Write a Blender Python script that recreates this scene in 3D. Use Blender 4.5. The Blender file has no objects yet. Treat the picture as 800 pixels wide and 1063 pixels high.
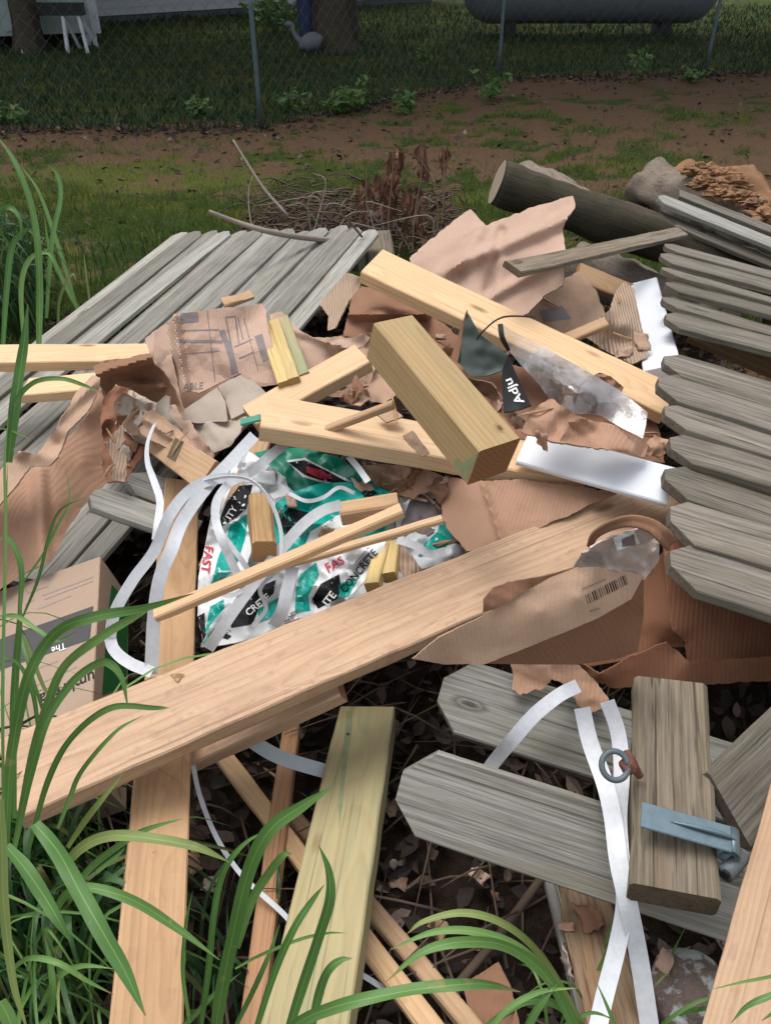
import bpy, bmesh, math, random
import numpy as np
from mathutils import Vector, Matrix, noise, geometry
from mathutils.bvhtree import BVHTree
random.seed(7); RNG = np.random.default_rng(7)
SC = bpy.context.scene
COL = SC.collection
R = math.radians

# ---------------------------------------------------------------- camera, sky, sun, exposure
CAM_H = 1.55; PITCH = R(37.0); FPX = 830.0; W0, H0 = 800.0, 1063.0
cam_d = bpy.data.cameras.new('camera'); cam = bpy.data.objects.new('camera', cam_d); COL.objects.link(cam)
cam.location = (0, 0, CAM_H); cam.rotation_euler = (math.pi/2 - PITCH, 0, 0)
cam_d.sensor_fit = 'HORIZONTAL'; cam_d.sensor_width = 36.0; cam_d.lens = 36.0*FPX/W0
cam_d.clip_start = 0.02; cam_d.clip_end = 1000
SC.camera = cam
SUN_EL, SUN_AZ = R(71), R(-40)          # azimuth measured from +Y towards +X
wd = bpy.data.worlds.new('World'); SC.world = wd; wd.use_nodes = True
wn = wd.node_tree; bg = wn.nodes['Background']
sky = wn.nodes.new('ShaderNodeTexSky'); sky.sky_type = 'NISHITA'; sky.sun_disc = False
sky.sun_elevation = SUN_EL; sky.sun_rotation = SUN_AZ; sky.air_density = 1.0; sky.dust_density = 4.0; sky.ozone_density = 1.0
hsv = wn.nodes.new('ShaderNodeHueSaturation'); hsv.inputs['Saturation'].default_value = 0.28
wn.links.new(sky.outputs[0], hsv.inputs['Color']); wn.links.new(hsv.outputs[0], bg.inputs[0])
bg.inputs[1].default_value = 0.15
sd = bpy.data.lights.new('sun', 'SUN'); sun = bpy.data.objects.new('sun', sd); COL.objects.link(sun)
sd.energy = 0.85; sd.angle = R(34); sd.color = (1.0, 0.96, 0.90)
sv = Vector((math.sin(SUN_AZ)*math.cos(SUN_EL), math.cos(SUN_AZ)*math.cos(SUN_EL), math.sin(SUN_EL)))
sun.rotation_euler = sv.to_track_quat('Z', 'Y').to_euler(); sun.location = sv*20
SC.view_settings.view_transform = 'Standard'; SC.view_settings.look = 'None'
SC.view_settings.gamma = 1.0; SC.view_settings.use_curve_mapping = False
SC.view_settings.exposure = 0.64

# ---------------------------------------------------------------- where a sight line meets a height
CP, SP = math.cos(PITCH), math.sin(PITCH)
FWD = np.array([0, CP, -SP]); UP = np.array([0, SP, CP]); RT = np.array([1.0, 0, 0]); CO = np.array([0, 0, CAM_H])
def ray(px, py):
    d = FWD + RT*((px-W0/2)/FPX) + UP*((H0/2-py)/FPX)
    return d
def P(px, py, z):
    d = ray(px, py); t = (z-CAM_H)/d[2]
    return Vector(CO + d*t)
def PD(px, py, depth):
    return Vector(CO + ray(px, py)*depth)
def proj(p):
    v = np.asarray(p, float) - CO
    dz = v @ FWD
    return np.array([W0/2 + v@RT/dz*FPX, H0/2 - v@UP/dz*FPX])

# ---------------------------------------------------------------- object helpers
def tag(o, label=None, cat=None, group=None, kind=None):
    if label: o['label'] = label
    if cat: o['category'] = cat
    if group: o['group'] = group
    if kind: o['kind'] = kind
    return o
def empty(name, loc, label, cat, group=None):
    o = bpy.data.objects.new(name, None); COL.objects.link(o); o.location = loc
    o.empty_display_size = .1
    return tag(o, label, cat, group)
def mobj(name, verts, faces, mats, mat_idx=None, smooth=False, parent=None, matrix=None, recenter=True):
    """verts given in world space (or local when a matrix is given)"""
    if matrix is None:
        vs = [Vector(v) for v in verts]
        if recenter and vs:
            c = sum(vs, Vector())/len(vs)
        else: c = Vector()
        vs = [v-c for v in vs]; matrix = Matrix.Translation(c)
    else: vs = verts
    me = bpy.data.meshes.new(name); me.from_pydata([tuple(v) for v in vs], [], [tuple(f) for f in faces])
    for m in (mats if isinstance(mats, (list, tuple)) else [mats]): me.materials.append(m)
    if mat_idx is not None: me.polygons.foreach_set('material_index', mat_idx)
    if smooth: me.polygons.foreach_set('use_smooth', [True]*len(me.polygons))
    me.update()
    o = bpy.data.objects.new(name, me); COL.objects.link(o)
    if parent is not None:
        o.parent = parent
        o.matrix_parent_inverse = Matrix()
        o.matrix_local = parent_matrix(parent).inverted() @ matrix
    else: o.matrix_world = matrix
    MATS[o.name] = matrix.copy()
    return o
MATS = {}
def parent_matrix(p):
    if p.name in MATS: return MATS[p.name].copy()
    return Matrix.Translation(p.location) @ p.rotation_euler.to_matrix().to_4x4()

# ---------------------------------------------------------------- materials
def newmat(name):
    m = bpy.data.materials.new(name); m.use_nodes = True
    nt = m.node_tree; b = nt.nodes['Principled BSDF']
    return m, nt, b
class N:
    """tiny node-graph shorthand"""
    def __init__(s, nt): s.nt = nt
    def n(s, t, **kw):
        x = s.nt.nodes.new(t)
        for k, v in kw.items(): setattr(x, k, v)
        return x
    def l(s, a, b): s.nt.links.new(a, b)
    def val(s, sock, v):
        if isinstance(v, (int, float, tuple, list)): sock.default_value = v
        else: s.l(v, sock)
    def math(s, op, a, b=0.0, c=None, clamp=False):
        x = s.n('ShaderNodeMath', operation=op, use_clamp=clamp); s.val(x.inputs[0], a); s.val(x.inputs[1], b)
        if c is not None: s.val(x.inputs[2], c)
        return x.outputs[0]
    def mix(s, f, a, b, mode='MIX'):
        x = s.n('ShaderNodeMix', data_type='RGBA', blend_type=mode); s.val(x.inputs[0], f)
        s.val(x.inputs[6], a if not isinstance(a, tuple) else (*a, 1)[:4]); s.val(x.inputs[7], b if not isinstance(b, tuple) else (*b, 1)[:4])
        return x.outputs[2]
    def noise(s, vec, scale, detail=3, rough=.55, dist=0.0):
        x = s.n('ShaderNodeTexNoise'); s.l(vec, x.inputs['Vector']); x.inputs['Scale'].default_value = scale
        x.inputs['Detail'].default_value = detail; x.inputs['Roughness'].default_value = rough; x.inputs['Distortion'].default_value = dist
        return x.outputs[0]
    def map(s, vec, scale=(1,1,1), loc=None):
        x = s.n('ShaderNodeMapping'); s.l(vec, x.inputs[0]); x.inputs['Scale'].default_value = scale
        if loc is not None: s.val(x.inputs['Location'], loc)
        return x.outputs[0]
    def ramp(s, f, stops, interp='LINEAR'):
        x = s.n('ShaderNodeValToRGB'); s.l(f, x.inputs[0]); cr = x.color_ramp; cr.interpolation = interp
        while len(cr.elements) < len(stops): cr.elements.new(.5)
        for e, (p, c) in zip(cr.elements, stops):
            e.position = p; e.color = (*c, 1) if isinstance(c, tuple) else (c, c, c, 1)
        return x.outputs[0]
    def bump(s, h, strength, dist, normal=None):
        x = s.n('ShaderNodeBump'); s.l(h, x.inputs['Height']); x.inputs['Strength'].default_value = strength; x.inputs['Distance'].default_value = dist
        if normal is not None: s.l(normal, x.inputs['Normal'])
        return x.outputs[0]
def obj_coords(g):
    tc = g.n('ShaderNodeTexCoord'); oi = g.n('ShaderNodeObjectInfo')
    rx = g.math('MULTIPLY', oi.outputs['Random'], 37.0)
    cb = g.n('ShaderNodeCombineXYZ'); g.l(rx, cb.inputs[0]); 
    ry = g.math('MULTIPLY', oi.outputs['Random'], 0.0); g.l(ry, cb.inputs[1]); g.l(ry, cb.inputs[2])
    add = g.n('ShaderNodeVectorMath', operation='ADD'); g.l(tc.outputs['Object'], add.inputs[0]); g.l(cb.outputs[0], add.inputs[1])
    return tc, oi, add.outputs[0]
def wood_mat(name, light, dark, end, ring=48, pith=(.03, -.07), dirt=.25, dirtcol=(.25,.16,.10), green=0.0, rough=.7, fib=.35, knots=True, spots=0.0, saw=0.0):
    m, nt, b = newmat(name); g = N(nt)
    tc, oi, co = obj_coords(g)
    # slow warp along the length so the rings drift: cathedral figure on the faces
    w = g.noise(g.map(co, (1.6, 7, 7)), 1.0, 2, .5)
    wv = g.n('ShaderNodeVectorMath', operation='SCALE')
    cbw = g.n('ShaderNodeCombineXYZ'); wm = g.math('SUBTRACT', w, .5); g.l(wm, cbw.inputs[1]); g.l(wm, cbw.inputs[2])
    g.l(cbw.outputs[0], wv.inputs[0]); wv.inputs['Scale'].default_value = .11
    ad = g.n('ShaderNodeVectorMath', operation='ADD'); g.l(co, ad.inputs[0]); g.l(wv.outputs[0], ad.inputs[1])
    of = g.n('ShaderNodeCombineXYZ'); of.inputs[1].default_value = pith[0]; 
    rr = g.math('MULTIPLY', oi.outputs['Random'], -.07); rr2 = g.math('ADD', rr, pith[1]+.035); g.l(rr2, of.inputs[2])
    ad2 = g.n('ShaderNodeVectorMath', operation='ADD'); g.l(ad.outputs[0], ad2.inputs[0]); g.l(of.outputs[0], ad2.inputs[1])
    wt = g.n('ShaderNodeTexWave', wave_type='RINGS', rings_direction='X', wave_profile='SAW'); g.l(ad2.outputs[0], wt.inputs['Vector'])
    wt.inputs['Scale'].default_value = ring; wt.inputs['Distortion'].default_value = .35; wt.inputs['Detail'].default_value = 2; wt.inputs['Detail Scale'].default_value = 1.5
    ringc = g.ramp(wt.outputs[1], [(0, 0.0), (.55, .25), (.9, 1.0), (1, .1)])
    fibn = g.noise(g.map(co, (5, 260, 260)), 1.0, 3, .6)
    blot = g.noise(g.map(co, (4, 16, 16)), 1.0, 4, .6)
    f = g.math('MULTIPLY', ringc, g.math('ADD', g.math('MULTIPLY', blot, .9), .1))
    f = g.math('ADD', g.math('MULTIPLY', f, .75), g.math('MULTIPLY', g.math('SUBTRACT', fibn, .45), fib))
    col = g.mix(g.math('MAXIMUM', f, 0, clamp=True), light, dark)
    # board-to-board tint
    tint = g.ramp(oi.outputs['Random'], [(0, (.90,.88,.84)), (.5, (1,1,1)), (1, (1.05,.99,.9))])
    col = g.mix(1.0, col, tint, 'MULTIPLY')
    bl2 = g.noise(g.map(co, (2.5, 9, 9)), 1.0, 5, .65)
    dm = g.ramp(bl2, [(.48, 0.0), (.72, 1.0)])
    col = g.mix(g.math('MULTIPLY', dm, dirt), col, dirtcol)
    if green > 0:
        gn = g.noise(g.map(co, (1.5, 22, 22)), 1.0, 3, .5)
        col = g.mix(g.math('MULTIPLY', g.ramp(gn, [(.5, 0.0), (.62, 1.0)]), green), col, (.20, .26, .15))
    if spots > 0:
        sn = g.noise(g.map(co, (26, 55, 55)), 1.0, 3, .6)
        col = g.mix(g.math('MULTIPLY', g.ramp(sn, [(.58, 0.0), (.66, 1.0)]), spots), col, dirtcol)
    if knots:
        vo = g.n('ShaderNodeTexVoronoi', feature='F1'); g.l(g.map(co, (3.2, 9, 1)), vo.inputs['Vector']); vo.inputs['Scale'].default_value = 1.0
        kn = g.ramp(g.math('ADD', vo.outputs['Distance'], g.math('MULTIPLY', g.math('SUBTRACT', fibn, .5), .05)), [(.035, 1.0), (.075, .55), (.11, 0.0)])
        col = g.mix(g.math('MULTIPLY', kn, .75), col, (.17, .085, .035))
    ck = g.noise(g.map(co, (1.1, 170, 170), (3, 2, 9)), 1.0, 2, .5, .1)
    col = g.mix(g.math('MULTIPLY', g.ramp(ck, [(.64, 0.0), (.70, 1.0)]), .55), col, tuple(x*.45 for x in dark))
    st = g.noise(g.map(co, (3.5, 60, 60), (1, 5, 4)), 1.0, 4, .7)
    col = g.mix(g.math('MULTIPLY', g.ramp(st, [(.46, 0.0), (.66, 1.0)]), .38), col, dark)
    if saw > 0:
        sn2 = g.noise(g.map(co, (190, 7, 7)), 1.0, 3, .6)
        col = g.mix(g.math('MULTIPLY', g.ramp(sn2, [(.45, 0.0), (.7, 1.0)]), saw), col, dark)
    # end grain
    sx = g.n('ShaderNodeSeparateXYZ'); g.l(tc.outputs['Normal'], sx.inputs[0])
    ex = g.math('GREATER_THAN', g.math('ABSOLUTE', sx.outputs[0]), .75)
    ecol = g.mix(g.math('MULTIPLY', ringc, .7), end, tuple(c*.55 for c in end))
    ecol = g.mix(g.math('MULTIPLY', blot, .5), ecol, tuple(c*.6 for c in end))
    col = g.mix(ex, col, ecol)
    g.l(col, b.inputs['Base Color']); b.inputs['Roughness'].default_value = rough; b.inputs['Specular IOR Level'].default_value = .3
    hh = g.math('ADD', g.math('MULTIPLY', fibn, .6), g.math('MULTIPLY', ringc, -.3))
    g.l(g.bump(hh, .35, .0015), b.inputs['Normal'])
    return m
def grey_mat(name, light=(.38,.36,.335), dark=(.13,.12,.105), brown=(.22,.17,.12), moss=.25, rough=.88, mosscol=(.13,.15,.06)):
    m, nt, b = newmat(name); g = N(nt)
    tc, oi, co = obj_coords(g)
    streak = g.noise(g.map(co, (2.6, 105, 105)), 1.0, 5, .7, .3)
    fine = g.noise(g.map(co, (9, 330, 330)), 1.0, 2, .6)
    blot = g.noise(g.map(co, (3.5, 12, 12)), 1.0, 5, .65)
    f = g.ramp(streak, [(.32, 1.0), (.5, .35), (.68, 0.0)])
    f = g.math('ADD', g.math('MULTIPLY', f, .85), g.math('MULTIPLY', g.math('SUBTRACT', fine, .5), 1.1))
    f = g.math('ADD', f, g.math('MULTIPLY', g.math('SUBTRACT', blot, .5), .9))
    col = g.mix(g.math('MAXIMUM', f, 0.0, clamp=True), light, dark)
    b2 = g.noise(g.map(co, (2.3, 25, 25), (3.1, 1, 2)), 1.0, 4, .6)
    col = g.mix(g.math('MULTIPLY', g.ramp(b2, [(.5, 0.0), (.7, 1.0)]), .55), col, brown)
    ck = g.noise(g.map(co, (1.3, 120, 120), (5, 1, 7)), 1.0, 3, .6, .2)
    col = g.mix(g.math('MULTIPLY', g.ramp(ck, [(.60, 0.0), (.68, 1.0)]), .75), col, tuple(x*.5 for x in dark))
    mo = g.noise(g.map(co, (3.0, 18, 18), (8, 3, 2)), 1.0, 5, .7)
    col = g.mix(g.math('MULTIPLY', g.ramp(mo, [(.52, 0.0), (.66, 1.0)]), moss), col, mosscol)
    sy = g.n('ShaderNodeSeparateXYZ'); g.l(tc.outputs['Object'], sy.inputs[0])
    em = g.ramp(g.math('ADD', g.math('ABSOLUTE', sy.outputs[1]), g.math('MULTIPLY', g.math('SUBTRACT', blot, .5), .06)), [(.036, 0.0), (.058, 1.0)])
    col = g.mix(g.math('MULTIPLY', em, moss*.9), col, tuple((x+y)*.5 for x, y in zip(mosscol, dark)))
    vo = g.n('ShaderNodeTexVoronoi', feature='F1'); g.l(g.map(co, (3.0, 9, 1)), vo.inputs['Vector']); vo.inputs['Scale'].default_value = 1.0
    kn = g.ramp(g.math('ADD', vo.outputs['Distance'], g.math('MULTIPLY', g.math('SUBTRACT', streak, .5), .08)), [(.04, .9), (.07, .2), (.085, .7), (.13, 0.0)])
    col = g.mix(kn, col, tuple(x*.6 for x in dark))
    tint = g.ramp(oi.outputs['Random'], [(0, (.78,.77,.74)), (.5, (1,1,1)), (1, (1.14,1.12,1.10))])
    col = g.mix(1.0, col, tint, 'MULTIPLY')
    sx = g.n('ShaderNodeSeparateXYZ'); g.l(tc.outputs['Normal'], sx.inputs[0])
    ex = g.math('GREATER_THAN', g.math('ABSOLUTE', sx.outputs[0]), .6)
    col = g.mix(g.math('MULTIPLY', ex, .6), col, tuple(c*.55 for c in brown))
    g.l(col, b.inputs['Base Color']); b.inputs['Roughness'].default_value = rough; b.inputs['Specular IOR Level'].default_value = .2
    hh = g.math('ADD', streak, g.math('MULTIPLY', fine, .5))
    g.l(g.bump(hh, .6, .003), b.inputs['Normal'])
    return m
def card_mat(name, col, var=.25, rough=.8, stain=(.20,.11,.07), bump=.3, flute=False, fl_scale=120, fl_rot=0.0, crease=.07, ribs=0.0):
    m, nt, b = newmat(name); g = N(nt)
    tc, oi, co = obj_coords(g)
    n1 = g.noise(co, 9, 5, .6); n2 = g.noise(co, 160, 3, .6); n3 = g.noise(co, 3.2, 3, .6)
    c = g.mix(g.math('MULTIPLY', g.ramp(n1, [(.45, 0.0), (.75, 1.0)]), var), col, stain)
    c = g.mix(g.math('MULTIPLY', g.ramp(n3, [(.45, 0.0), (.62, 1.0)]), var*.7), c, tuple(min(1, x*1.25) for x in col))
    c = g.mix(g.math('MULTIPLY', g.math('SUBTRACT', n2, .4), .25), c, stain)
    g.l(c, b.inputs['Base Color']); b.inputs['Roughness'].default_value = rough; b.inputs['Specular IOR Level'].default_value = .25
    h = g.math('ADD', g.math('MULTIPLY', n1, .8), g.math('MULTIPLY', n2, .12))
    nrm = g.bump(h, bump, .01)
    wv = g.n('ShaderNodeVectorMath', operation='ADD'); nv = g.n('ShaderNodeTexNoise'); g.l(co, nv.inputs['Vector']); nv.inputs['Scale'].default_value = 7
    sc = g.n('ShaderNodeVectorMath', operation='SCALE'); g.l(nv.outputs['Color'], sc.inputs[0]); sc.inputs['Scale'].default_value = .10; g.l(co, wv.inputs[0]); g.l(sc.outputs[0], wv.inputs[1])
    vo = g.n('ShaderNodeTexVoronoi', feature='DISTANCE_TO_EDGE'); g.l(wv.outputs[0], vo.inputs['Vector']); vo.inputs['Scale'].default_value = 13
    nrm = g.bump(g.ramp(vo.outputs['Distance'], [(0, 0.0), (.05, .7), (.16, 1.0)]), crease, .004, nrm)
    if ribs:
        mp = g.n('ShaderNodeMapping'); g.l(co, mp.inputs[0]); mp.inputs['Rotation'].default_value = (.3, .2, .5)
        wt = g.n('ShaderNodeTexWave', wave_type='BANDS', bands_direction='X', wave_profile='SIN'); g.l(mp.outputs[0], wt.inputs[0]); wt.inputs['Scale'].default_value = 42; wt.inputs['Distortion'].default_value = .6
        nrm = g.bump(wt.outputs[1], ribs, .002, nrm)
        fb = g.noise(co, 420, 2, .7); st = g.noise(co, 5.5, 5, .7)
        c3 = g.mix(g.math('MULTIPLY', g.ramp(fb, [(.5, 0.0), (.75, 1.0)]), .3), c, stain)
        c3 = g.mix(g.math('MULTIPLY', g.ramp(st, [(.55, 0.0), (.60, .8), (.75, 1.0)]), .28), c3, tuple(x*.5 for x in col))
        c3 = g.mix(g.math('MULTIPLY', wt.outputs[1], .07), c3, stain); g.l(c3, b.inputs['Base Color'])
    if flute:
        mp = g.n('ShaderNodeMapping'); g.l(tc.outputs['Object'], mp.inputs[0]); mp.inputs['Rotation'].default_value = (0, 0, fl_rot)
        wt = g.n('ShaderNodeTexWave', wave_type='BANDS', bands_direction='X', wave_profile='SIN'); g.l(mp.outputs[0], wt.inputs[0]); wt.inputs['Scale'].default_value = fl_scale
        wt.inputs['Distortion'].default_value = .4
        nrm = g.bump(wt.outputs[1], .9, .004, nrm)
        c2 = g.mix(g.math('MULTIPLY', g.math('SUBTRACT', 1.0, wt.outputs[1]), .45), c, stain); g.l(c2, b.inputs['Base Color'])
    g.l(nrm, b.inputs['Normal'])
    return m
def flat_mat(name, col, rough=.5, metal=0.0, spec=.5, var=.15, scale=30, bump=.15, alpha=1.0, trans=0.0):
    m, nt, b = newmat(name); g = N(nt)
    tc = g.n('ShaderNodeTexCoord'); n1 = g.noise(tc.outputs['Object'], scale, 4, .6)
    c = g.mix(g.math('MULTIPLY', g.ramp(n1, [(.4, 0.0), (.75, 1.0)]), var), col, tuple(x*.45 for x in col))
    g.l(c, b.inputs['Base Color']); b.inputs['Roughness'].default_value = rough; b.inputs['Metallic'].default_value = metal
    b.inputs['Specular IOR Level'].default_value = spec; b.inputs['Alpha'].default_value = alpha; b.inputs['Transmission Weight'].default_value = trans
    g.l(g.bump(n1, bump, .004), b.inputs['Normal'])
    return m

M = {}
M['pine'] = wood_mat('pale_pine', (.75,.54,.34), (.52,.32,.165), (.50,.26,.12), dirt=.15)
M['pine2'] = wood_mat('rough_pine', (.55,.385,.26), (.35,.21,.13), (.42,.22,.12), ring=40, dirt=.34, dirtcol=(.30,.175,.125), fib=.9, spots=.35, saw=.12)
M['pine3'] = wood_mat('orange_pine', (.50,.335,.20), (.32,.185,.10), (.40,.20,.09), dirt=.38, dirtcol=(.26,.16,.10), spots=.2, saw=.06)
M['treated'] = wood_mat('treated_pine', (.48,.345,.18), (.29,.18,.08), (.36,.175,.08), ring=34, dirt=.12, green=.12, pith=(.02,-.05))
M['deck'] = wood_mat('green_treated_pine', (.40,.355,.205), (.28,.24,.13), (.36,.27,.13), ring=30, green=.5, dirt=.3, dirtcol=(.27,.25,.16))
M['yellow'] = wood_mat('yellow_stake_wood', (.60,.47,.22), (.46,.32,.12), (.45,.3,.12), dirt=.3)
M['chunk'] = wood_mat('brown_offcut', (.46,.29,.14), (.22,.12,.05), (.50,.30,.14), dirt=.6, dirtcol=(.10,.055,.03))
M['lath'] = wood_mat('lath_wood', (.62,.43,.26), (.42,.26,.14), (.5,.3,.15), ring=55, dirt=.12, knots=False)
M['darklath'] = wood_mat('reddish_lath_wood', (.46,.27,.16), (.28,.145,.08), (.3,.16,.09), dirt=.3, knots=False)
M['grey'] = grey_mat('weathered_grey_wood', (.32,.31,.285), (.10,.094,.082), (.215,.19,.15), .16)
M['greyb'] = grey_mat('weathered_brown_grey_wood', (.26,.235,.20), (.05,.043,.035), (.145,.112,.08), .36, mosscol=(.10,.10,.055))
M['greyl'] = grey_mat('weathered_silver_wood', (.39,.385,.35), (.14,.133,.115), (.25,.225,.18), .12, mosscol=(.2,.22,.16))
M['post'] = grey_mat('weathered_post_wood', (.27,.225,.17), (.075,.06,.045), (.17,.115,.07), .25)
M['darklog'] = grey_mat('dark_log_wood', (.085,.068,.05), (.018,.015,.011), (.05,.035,.023), .45, mosscol=(.04,.05,.02))
M['logend'] = wood_mat('log_end', (.36,.29,.22), (.22,.16,.11), (.34,.27,.20), ring=22, dirt=.4, knots=False)
M['bark'] = grey_mat('log_bark', (.26,.215,.18), (.09,.07,.055), (.2,.14,.10), .08)
M['rot'] = card_mat('rotten_wood', (.27,.15,.08), .7, .9, (.07,.035,.018), 1.0)
M['rot2'] = grey_mat('rotten_brown_wood', (.28,.20,.13), (.07,.04,.022), (.30,.15,.06), .05)
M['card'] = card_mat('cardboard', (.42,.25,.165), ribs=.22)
M['cardl'] = card_mat('pale_cardboard', (.46,.31,.215), .3, ribs=.22)
M['cardedge'] = card_mat('torn_cardboard_edge', (.34,.235,.165), .5)
M['boxtan'] = card_mat('tan_box_board', (.37,.27,.20), .15, crease=.03)
M['cardp'] = card_mat('pinkish_kraft_paper', (.50,.345,.265), .3, ribs=.22)
M['cardd'] = card_mat('brown_cardboard', (.26,.135,.08), .3, ribs=.22)
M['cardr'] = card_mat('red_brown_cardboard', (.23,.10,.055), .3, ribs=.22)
M['paper'] = card_mat('grey_paper', (.42,.355,.295), .3, stain=(.2,.16,.12), crease=.08)
M['flute'] = card_mat('corrugated_liner', (.50,.37,.27), .2, flute=True, fl_scale=36)
M['white'] = flat_mat('white_vinyl', (.70,.73,.78), .4, var=.05, bump=.02)
M['strap'] = flat_mat('white_strapping', (.60,.62,.65), .45, var=.25, scale=90)
M['strapg'] = flat_mat('grey_strapping', (.45,.50,.53), .4, var=.2)
M['bagw'] = flat_mat('bag_white_plastic', (.70,.72,.73), .35, var=.08, scale=14, bump=.3)
M['bagt'] = flat_mat('bag_teal_print', (.0,.34,.28), .35, var=.12, scale=16, bump=.3)
M['bagg'] = flat_mat('bag_green_print', (.0,.20,.12), .35, var=.15, scale=16, bump=.3)
M['ink'] = flat_mat('black_print', (.012,.012,.014), .55, spec=.2, var=.1)
M['inkw'] = flat_mat('white_print', (.78,.78,.77), .5, var=.1)
M['inkr'] = flat_mat('red_print', (.50,.03,.06), .5, var=.1)
M['inkg'] = flat_mat('grey_print', (.20,.165,.165), .7, var=.2)
M['inkg2'] = flat_mat('pale_grey_print', (.30,.235,.20), .7, var=.2)
M['bandm'] = flat_mat('dark_grey_print', (.055,.05,.055), .7, var=.2)
M['boxgreen'] = flat_mat('box_green_print', (.02,.15,.035), .55, var=.2)
M['blackbox'] = flat_mat('black_packaging', (.02,.023,.024), .5, var=.2)
M['greenbox'] = flat_mat('dark_green_packaging', (.06,.085,.075), .5, var=.3)
M['steel'] = flat_mat('galvanised_steel', (.14,.20,.23), .45, .55, var=.35, scale=50)
M['ringm'] = flat_mat('dull_galvanised_ring', (.12,.145,.16), .6, .4, var=.4, scale=90)
M['rust'] = flat_mat('rust', (.16,.06,.04), .9, 0, var=.6, scale=120, bump=.8)
M['wire'] = flat_mat('black_wire', (.02,.02,.02), .5)
M['twig'] = card_mat('twig_bark', (.10,.07,.05), .5, .9, (.05,.035,.025))
M['twigl'] = card_mat('pale_stick_bark', (.27,.23,.195), .4, .9, (.13,.10,.08))
M['deadleaf'] = card_mat('dead_leaf', (.24,.125,.08), .6, .9, (.04,.022,.015))
M['soil'] = card_mat('dark_soil', (.03,.022,.016), .5, .95)
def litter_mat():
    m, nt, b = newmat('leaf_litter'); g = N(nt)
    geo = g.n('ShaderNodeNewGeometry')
    c = g.ramp(geo.outputs['Random Per Island'], [(0, (.012,.008,.006)), (.45, (.028,.018,.013)), (.8, (.06,.04,.03)), (.95, (.13,.09,.07)), (1, (.25,.19,.15))])  # leaf tones lowered to put the shade of the pile's gaps into them
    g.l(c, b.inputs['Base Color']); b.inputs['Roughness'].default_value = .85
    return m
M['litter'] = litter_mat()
def blade_mat(name, a, bcol, tr=.25):
    m, nt, b = newmat(name); g = N(nt)
    geo = g.n('ShaderNodeNewGeometry')
    oi = g.n('ShaderNodeObjectInfo')
    rnd_ = g.math('FRACT', g.math('ADD', geo.outputs['Random Per Island'], oi.outputs['Random']))
    c = g.mix(rnd_, a, bcol)
    c = g.mix(g.math('MULTIPLY', g.math('GREATER_THAN', rnd_, .93), .5), c, (.30,.26,.09))
    at = g.n('ShaderNodeAttribute'); at.attribute_name = 'midrib'
    tc = g.n('ShaderNodeTexCoord'); n1 = g.noise(tc.outputs['Object'], 14, 3, .6)
    c = g.mix(g.math('MULTIPLY', g.math('SUBTRACT', n1, .35), .7, clamp=True), c, tuple(x*.5 for x in a))
    vn = g.math('SINE', g.math('MULTIPLY', at.outputs['Fac'], 46.0))
    c = g.mix(g.math('MULTIPLY', g.math('ADD', g.math('MULTIPLY', vn, .5), .5), .22), c, tuple(x*.55 for x in a))
    al = g.n('ShaderNodeAttribute'); al.attribute_name = 'along'
    tip = g.ramp(g.math('ADD', al.outputs['Fac'], g.math('MULTIPLY', g.math('SUBTRACT', n1, .5), .25)), [(.90, 0.0), (.97, 1.0)])
    c = g.mix(g.math('MULTIPLY', tip, g.math('GREATER_THAN', g.math('FRACT', g.math('MULTIPLY', rnd_, 7.3)), .45)), c, (.26,.19,.07))
    yl = g.noise(tc.outputs['Object'], 55, 2, .5)
    c = g.mix(g.math('MULTIPLY', g.ramp(yl, [(.66, 0.0), (.72, 1.0)]), .5), c, (.30,.28,.09))
    c = g.mix(g.ramp(at.outputs['Fac'], [(.90, 0.0), (.99, .32)]), c, tuple(min(1, x*2.1+.03) for x in bcol))
    g.l(c, b.inputs['Base Color']); b.inputs['Roughness'].default_value = .5; b.inputs['Specular IOR Level'].default_value = .4
    tl = g.n('ShaderNodeBsdfTranslucent'); g.l(c, tl.inputs[0])
    mx = g.n('ShaderNodeMixShader'); mx.inputs[0].default_value = tr
    g.l(b.outputs[0], mx.inputs[1]); g.l(tl.outputs[0], mx.inputs[2]); g.l(mx.outputs[0], nt.nodes['Material Output'].inputs[0])
    return m
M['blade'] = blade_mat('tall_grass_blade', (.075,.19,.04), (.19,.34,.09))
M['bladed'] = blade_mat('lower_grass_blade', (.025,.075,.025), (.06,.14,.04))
M['lawnd'] = blade_mat('shaded_lawn_blade', (.014,.042,.015), (.03,.07,.024))  # darker copy of the lawn blade: tree shade is put into its colour
M['film'] = flat_mat('cloudy_tape_film', (.47,.375,.335), .3, var=.25, scale=40, bump=.3)
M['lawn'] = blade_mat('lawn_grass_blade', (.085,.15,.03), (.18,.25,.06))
M['weed'] = blade_mat('weed_leaf', (.045,.13,.03), (.14,.25,.05))
M['leaf'] = blade_mat('tree_leaf', (.03,.07,.015), (.07,.13,.03), .3)
M['stain'] = flat_mat('green_stain', (.25,.28,.15), .8, var=.4, scale=60)
M['knot'] = flat_mat('dark_knot', (.13,.07,.03), .8, var=.4, scale=90)
M['knotring'] = flat_mat('knot_ring', (.34,.21,.10), .8, var=.3, scale=90)
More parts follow.
